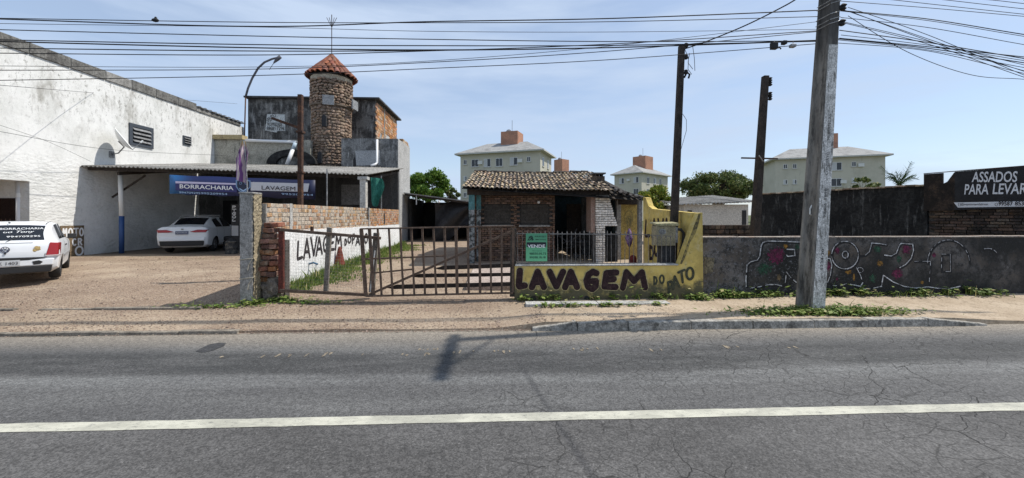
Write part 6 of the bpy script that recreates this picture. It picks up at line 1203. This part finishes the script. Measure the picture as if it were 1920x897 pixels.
panel('rear_bumper', [(-.055,-.72,.40),(-.055,.72,.40),(-.05,.74,.565),(-.05,-.74,.565)], CARW, (.13,0,0), .025); panel('bumper_gap', [(-.058,-.35,.545),(-.058,.7,.53),(-.058,.68,.64),(-.058,-.62,.60)], TRIM, (.06,0,0), .01); panel('bumper_lower', [(-.045,-.68,.24),(-.045,.68,.24),(-.05,.7,.396),(-.05,-.7,.396)], TRIM, (.16,0,0), .02)
MB().prism([(-.061,-.52,.44),(-.061,-.42,.43),(-.061,-.40,.51),(-.061,-.50,.53),(-.061,-.56,.49)], (.004,0,0)).build('bumper_hole', TRIM, c1, local=True); panel('number_plate', [(-.068,-.22,.43),(-.068,.22,.43),(-.068,.22,.56),(-.068,-.22,.56)], PLT, (.01,0,0))
text('INK 1403', (-.072,.19,.455), (0,-1,0), (0,0,1), .07, BLKP, c1, width=.38, local=True)
su = Vector((.36,0,.38)).normalized()
def wt_(s, y, x, z, h, wd, sh=0.): text(s, Vector((x,y,z)), (0,-1,0), su, h, WHTF, c1, width=wd, local=True, off=.012, shear=sh, bold=.0)
wt_('BORRACHARIA', .12, .325, 1.255, .06, .66); wt_('do Tony', .06, .245, 1.165, .085, .46, .3); wt_('994709295', .0, .165, 1.075, .05, .50)
mb = MB(); cE = Vector((.0,0,.81)); mb.tube([cE+Vector((-.005,.062*math.cos(q),.062*math.sin(q))) for q in np.linspace(0,6.28,20)], .008, 5); [mb.tube([cE+Vector((-.005,y,z)) for y, z in pts], .007, 5) for pts in ([(-.03,.05),(0,.0),(.03,.05)],[(-.05,.015),(-.025,-.045),(0,0),(.025,-.045),(.05,.015)])]; mb.build('emblem', flat('navy_emblem', (.02,.025,.06), .4), c1, local=True); MB().lathe([(.02,0),(.02,.02)], (-.02,0,.72), 10, 'x').build('lock', TRIM, c1, local=True)
mb = MB(); [mb.disc((.035+.02*random.random()-.035,-.46+random.uniform(-.04,.04),.80+random.uniform(-.04,.04)), random.uniform(.025,.04), (-1,0,.2), 9, .3) for _ in range(9)]; mb.build('sticker', flat('gold_sticker', (.42,.30,.12), .6), c1, local=True)
MB().tube([(.6,.0,1.425),(.45,0,1.44)], .012, 5).build('roof_strip', TRIM, c1, local=True)
for s_ in (1,-1): MB().tube([(-.008,s_*.585,.64),(.03,s_*.60,.80),(.075,s_*.645,.955)], .005, 5).build('tailgate_seam', TRIM, c1, local=True)
MB().tube([(.055,.40,.955),(.055,-.40,.955)], .004, 5).build('tailgate_seam', TRIM, c1, local=True); MB().tube([(.075,.0,.985),(.20,-.22,1.13),(.21,-.30,1.14)], .007, 5).build('rear_wiper', TRIM, c1, local=True)
for s_ in (1,-1): MB().tube([(x,s_*.56,z) for x, z in ((.5,1.375),(.8,1.412),(1.5,1.43),(2.1,1.39))], .009, 5).build('roof_strip', TRIM, c1, local=True)
ST2 = [(0,.46,.70,.76,.79,.58),(.03,.36,.80,.90,.95,.66),(.08,.28,.845,.985,1.045,.70),(.16,.24,.86,1.0,1.08,.69),(.38,.21,.865,1.0,1.09,.65),(.6,.2,.87,1.0,1.14,.60),(.9,.2,.875,1.0,1.30,.59),(1.25,.2,.875,.99,1.435,.585),(1.75,.2,.875,.98,1.49,.59),(2.2,.2,.875,.97,1.48,.59),(2.6,.2,.87,.96,1.40,.58),(3.0,.2,.87,.95,1.18,.6),(3.3,.2,.86,.94,1.0,.66),(3.8,.2,.84,.86,.92,.64),(4.2,.24,.78,.72,.78,.58),(4.34,.32,.66,.55,.6,.5)]
hd2 = math.radians(107); rw_ = PG(399,471); L_ = Matrix.Rotation(hd2,3,'Z') @ Vector((.86*CS,-.74*CS,0)); loc2 = Vector((rw_.x-L_.x, rw_.y-L_.y, rw_.z))
c2, patch, panel = car('sedan_car', 'clean white sedan with roof bars parked under the workshop canopy', loc2, hd2, ST2, (.86,3.40), .305)
patch('rear_window', GLASS, .60, 1.20, 7.0, 9.0, off=.008); patch('side_window', GLASS, .98, 1.72, 5.12, 6.0, sl=.14); patch('side_window', GLASS, 1.78, 2.86, 5.12, 6.0, sl=.12); patch('door_line', TRIM, 1.745, 1.757, 2.2, 5.0, off=.003); patch('door_line', TRIM, .95, .96, 3.2, 5.0, off=.003); patch('windscreen', GLASS, 2.65, 3.2, 7.0, 9.0, off=.008)
panel('lower_bumper', [(-.03,-.70,.30),(-.03,.70,.30),(-.03,.74,.50),(-.03,-.74,.50)], TRIM, (.16,0,0), .03); panel('upper_bumper', [(-.04,-.76,.50),(-.04,.76,.50),(-.02,.78,.66),(-.02,-.78,.66)], CARW, (.14,0,0), .03)
for s_ in (1,-1):
    MB().prism([(-.03,s_*.26,.875),(-.03,s_*.42,.845),(.0,s_*.78,.84),(.02,s_*.83,.95),(.0,s_*.5,.955)], (.12,s_*.035,0)).build('tail_light', REDL, c2, local=True, bevel=.008)
    MB().tube([(1.1,s_*.50,1.43),(1.2,s_*.50,1.49),(2.2,s_*.50,1.525),(2.4,s_*.50,1.47)], .016, 6).build('roof_rail', LGREY, c2, local=True); MB().box(2.62,2.74,s_*.86-.07,s_*.86+.07,.97,1.09).build('mirror', CARW, c2, local=True, bevel=.03)
for x in (1.45,2.1): MB().box(x-.03,x+.03,-.60,.60,1.525,1.55).build('roof_bar', LGREY, c2, local=True, bevel=.008)
panel('number_plate', [(-.035,-.21,.77),(-.035,.21,.77),(-.02,.21,.90),(-.02,-.21,.90)], flat('plate_navy', (.10,.11,.17), .5), (.03,0,0)); text('RJW4E22', (-.038,.18,.80), (0,-1,0), (.1,0,1), .07, PLT, c2, width=.36, local=True)
mb = MB(); [mb.box(.0,.06,y-.012,y+.014,.955,1.0) for y in (-.02,0,.02)]; mb.build('emblem', LGREY, c2, local=True)

# ------------------------------------------------------------------ weeds, grass and loose gravel
def blades(spots, name, label, hmin, hmax, wide=.012, m=GRASS, broad=0.):
    V = []; Fc = []; n = 0
    for (x, y, k) in spots:
        z = gz(x,y)-.01; h = random.uniform(hmin,hmax)*k*(1.9 if random.random() < .06 else 1); a = random.uniform(0,6.28); w_ = wide*random.uniform(.6,1.4); lx, ly = random.uniform(-.5,.5)*h, random.uniform(-.5,.5)*h; dx, dy = math.cos(a)*w_, math.sin(a)*w_
        if random.random() < broad:
            c = Vector((x+lx, y+ly, z+h*.8)); s = random.uniform(.015,.04)*(1+k*.4); u = Vector((math.cos(a),math.sin(a),random.uniform(-.3,.5)))*s; v = Vector((-math.sin(a),math.cos(a),random.uniform(-.2,.4)))*s*.55; V += [c-u, c+v, c+u, c-v]; Fc.append((n,n+1,n+2,n+3)); n += 4
        else:
            V += [(x-dx,y-dy,z),(x+dx,y+dy,z),(x+lx*.4+dx*.6,y+ly*.4+dy*.6,z+h*.6),(x+lx,y+ly,z+h),(x+lx*.4-dx*.6,y+ly*.4-dy*.6,z+h*.6)]; Fc.append((n,n+1,n+2,n+3,n+4)); n += 5
    mb = MB(); mb.v = [tuple(v) for v in V]; mb.f = Fc; o = mb.build(name, m, fix=False, kind='stuff'); tag(o, label, 'grass', kind='stuff')
def along(p, q, n, sp, dens=None):
    out_ = []
    clump = [random.random() for _ in range(60)]
    for i in range(n):
        t_ = random.random(); k = clump[int(t_*59)]
        if k < .42 or random.random() > k*k: continue
        out_.append((lerp(p[0],q[0],t_)+random.gauss(0,sp*.4), lerp(p[1],q[1],t_)-abs(random.gauss(0,sp)), .5+k))
    return out_
def disc_sp(c, rx, ry, n): return [(c[0]+random.gauss(0,rx), c[1]+random.gauss(0,ry), random.uniform(.5,1.2)) for _ in range(n)]
sp1 = []
for i in range(20000):                                     # strip beside the white painted wall
    y = random.uniform(8.1,18); wd_ = lerp(1.15,1.3,(y-8)/9)*(.75+.25*math.sin(y*2.1)+.2*math.sin(y*5)); x = BX+.05+abs(random.gauss(0,wd_*.42))
    if x < BX+1.8: sp1.append((x,y,1.3 if x < BX+.3 else .6))
blades(sp1, 'grass', 'grass strip growing along the foot of the white painted wall', .04,.13,.014)
blades(along((gx0+.05,GYY-.03),(10.6,GYY-.03),4200,.085)+disc_sp(P(1385,560,7.45),.17,.04,350), 'weeds', 'leafy green weeds along the foot of the graffiti wall', .04,.15,.008,GRASS,.7)
blades(along((yx0,YY-.03),(yx1,YY-.03),1300,.05)+disc_sp((yx1-.1,YY-.1),.13,.05,250), 'weeds', 'green weeds along the foot of the yellow wall', .04,.13,.008,GRASS,.7)
blades(along((PX(1000,6.8),6.88),(PX(1255,6.8),6.88),1100,.03), 'grass', 'thin grass line in front of the pale paving strip', .03,.07,.008,GRASS,.5)
sp2 = [(x,y,k) for x,y,k in disc_sp((pb_.x+.05,pb_.y-.22),.62,.13,3600) if y > 6.06 and gz(x,y) > .05]; blades(sp2, 'grass', 'grass mound around the foot of the concrete utility pole', .03,.12,.008,GRASS,.6)
p = PG(470,572); blades(disc_sp((p.x,p.y+.05),.10,.05,420)+disc_sp((-4.2,7.5),.22,.06,420)+disc_sp((-5.2,7.15),.5,.04,260)+disc_sp((-3.6,7.35),.4,.04,180), 'weeds', 'low weeds at the foot of the concrete gatepost', .03,.10,.008,GRASS,.6)
blades([(random.uniform(-12.6,-6), random.uniform(12.5,14.2), .4) for _ in range(500)], 'grass', 'sparse dry grass in front of the workshop', .02,.07,.008)
GV = mat('loose_gravel', (.30,.22,.17), (.38,.30,.24), s1=30, isl=.35, bump=.2, bs=120); mb = MB(); ico = [(0,0,1),(.9,0,.3),(.28,.85,.3),(-.72,.53,.3),(-.72,-.53,.3),(.28,-.85,.3),(0,0,-.6)]; icf = [(0,1,2),(0,2,3),(0,3,4),(0,4,5),(0,5,1),(6,2,1),(6,3,2),(6,4,3),(6,5,4),(6,1,5)]
NG = 26000; gy_ = 5.9+rng.random(NG)**1.7*7.5; gx_ = np.where(rng.random(NG) < .8, -rng.random(NG)*13+.8, rng.random(NG)*3.2); V = []; Fc = []; icA = np.array(ico)
for i in range(NG):
    x, y = gx_[i], gy_[i]
    if x > .8 and random.random() < .6: continue
    if abs(x) > y*1.4+.5 or (BX-.25 < x < BX+.3 and y > 7.2): continue
    s = random.uniform(.005,.012)*(1+.8*(random.random() < .04)); a = random.uniform(0,6.28); c_, s_ = math.cos(a), math.sin(a); A = icA*np.array([s*random.uniform(.8,1.5),s,s*random.uniform(.5,.9)]); b0 = len(V); zz = gz(x,y)+gnoise(x,y)+s*.3 if y > 5.97 else .004
    V += [(x+q[0]*c_-q[1]*s_, y+q[0]*s_+q[1]*c_, zz+q[2]) for q in A]; Fc += [(b0+f[0],b0+f[1],b0+f[2]) for f in icf]
mb.v = V; mb.f = Fc; tag(mb.build('gravel', GV, fix=False, kind='stuff'), 'loose reddish crushed gravel strewn over the forecourt', 'gravel', kind='stuff')
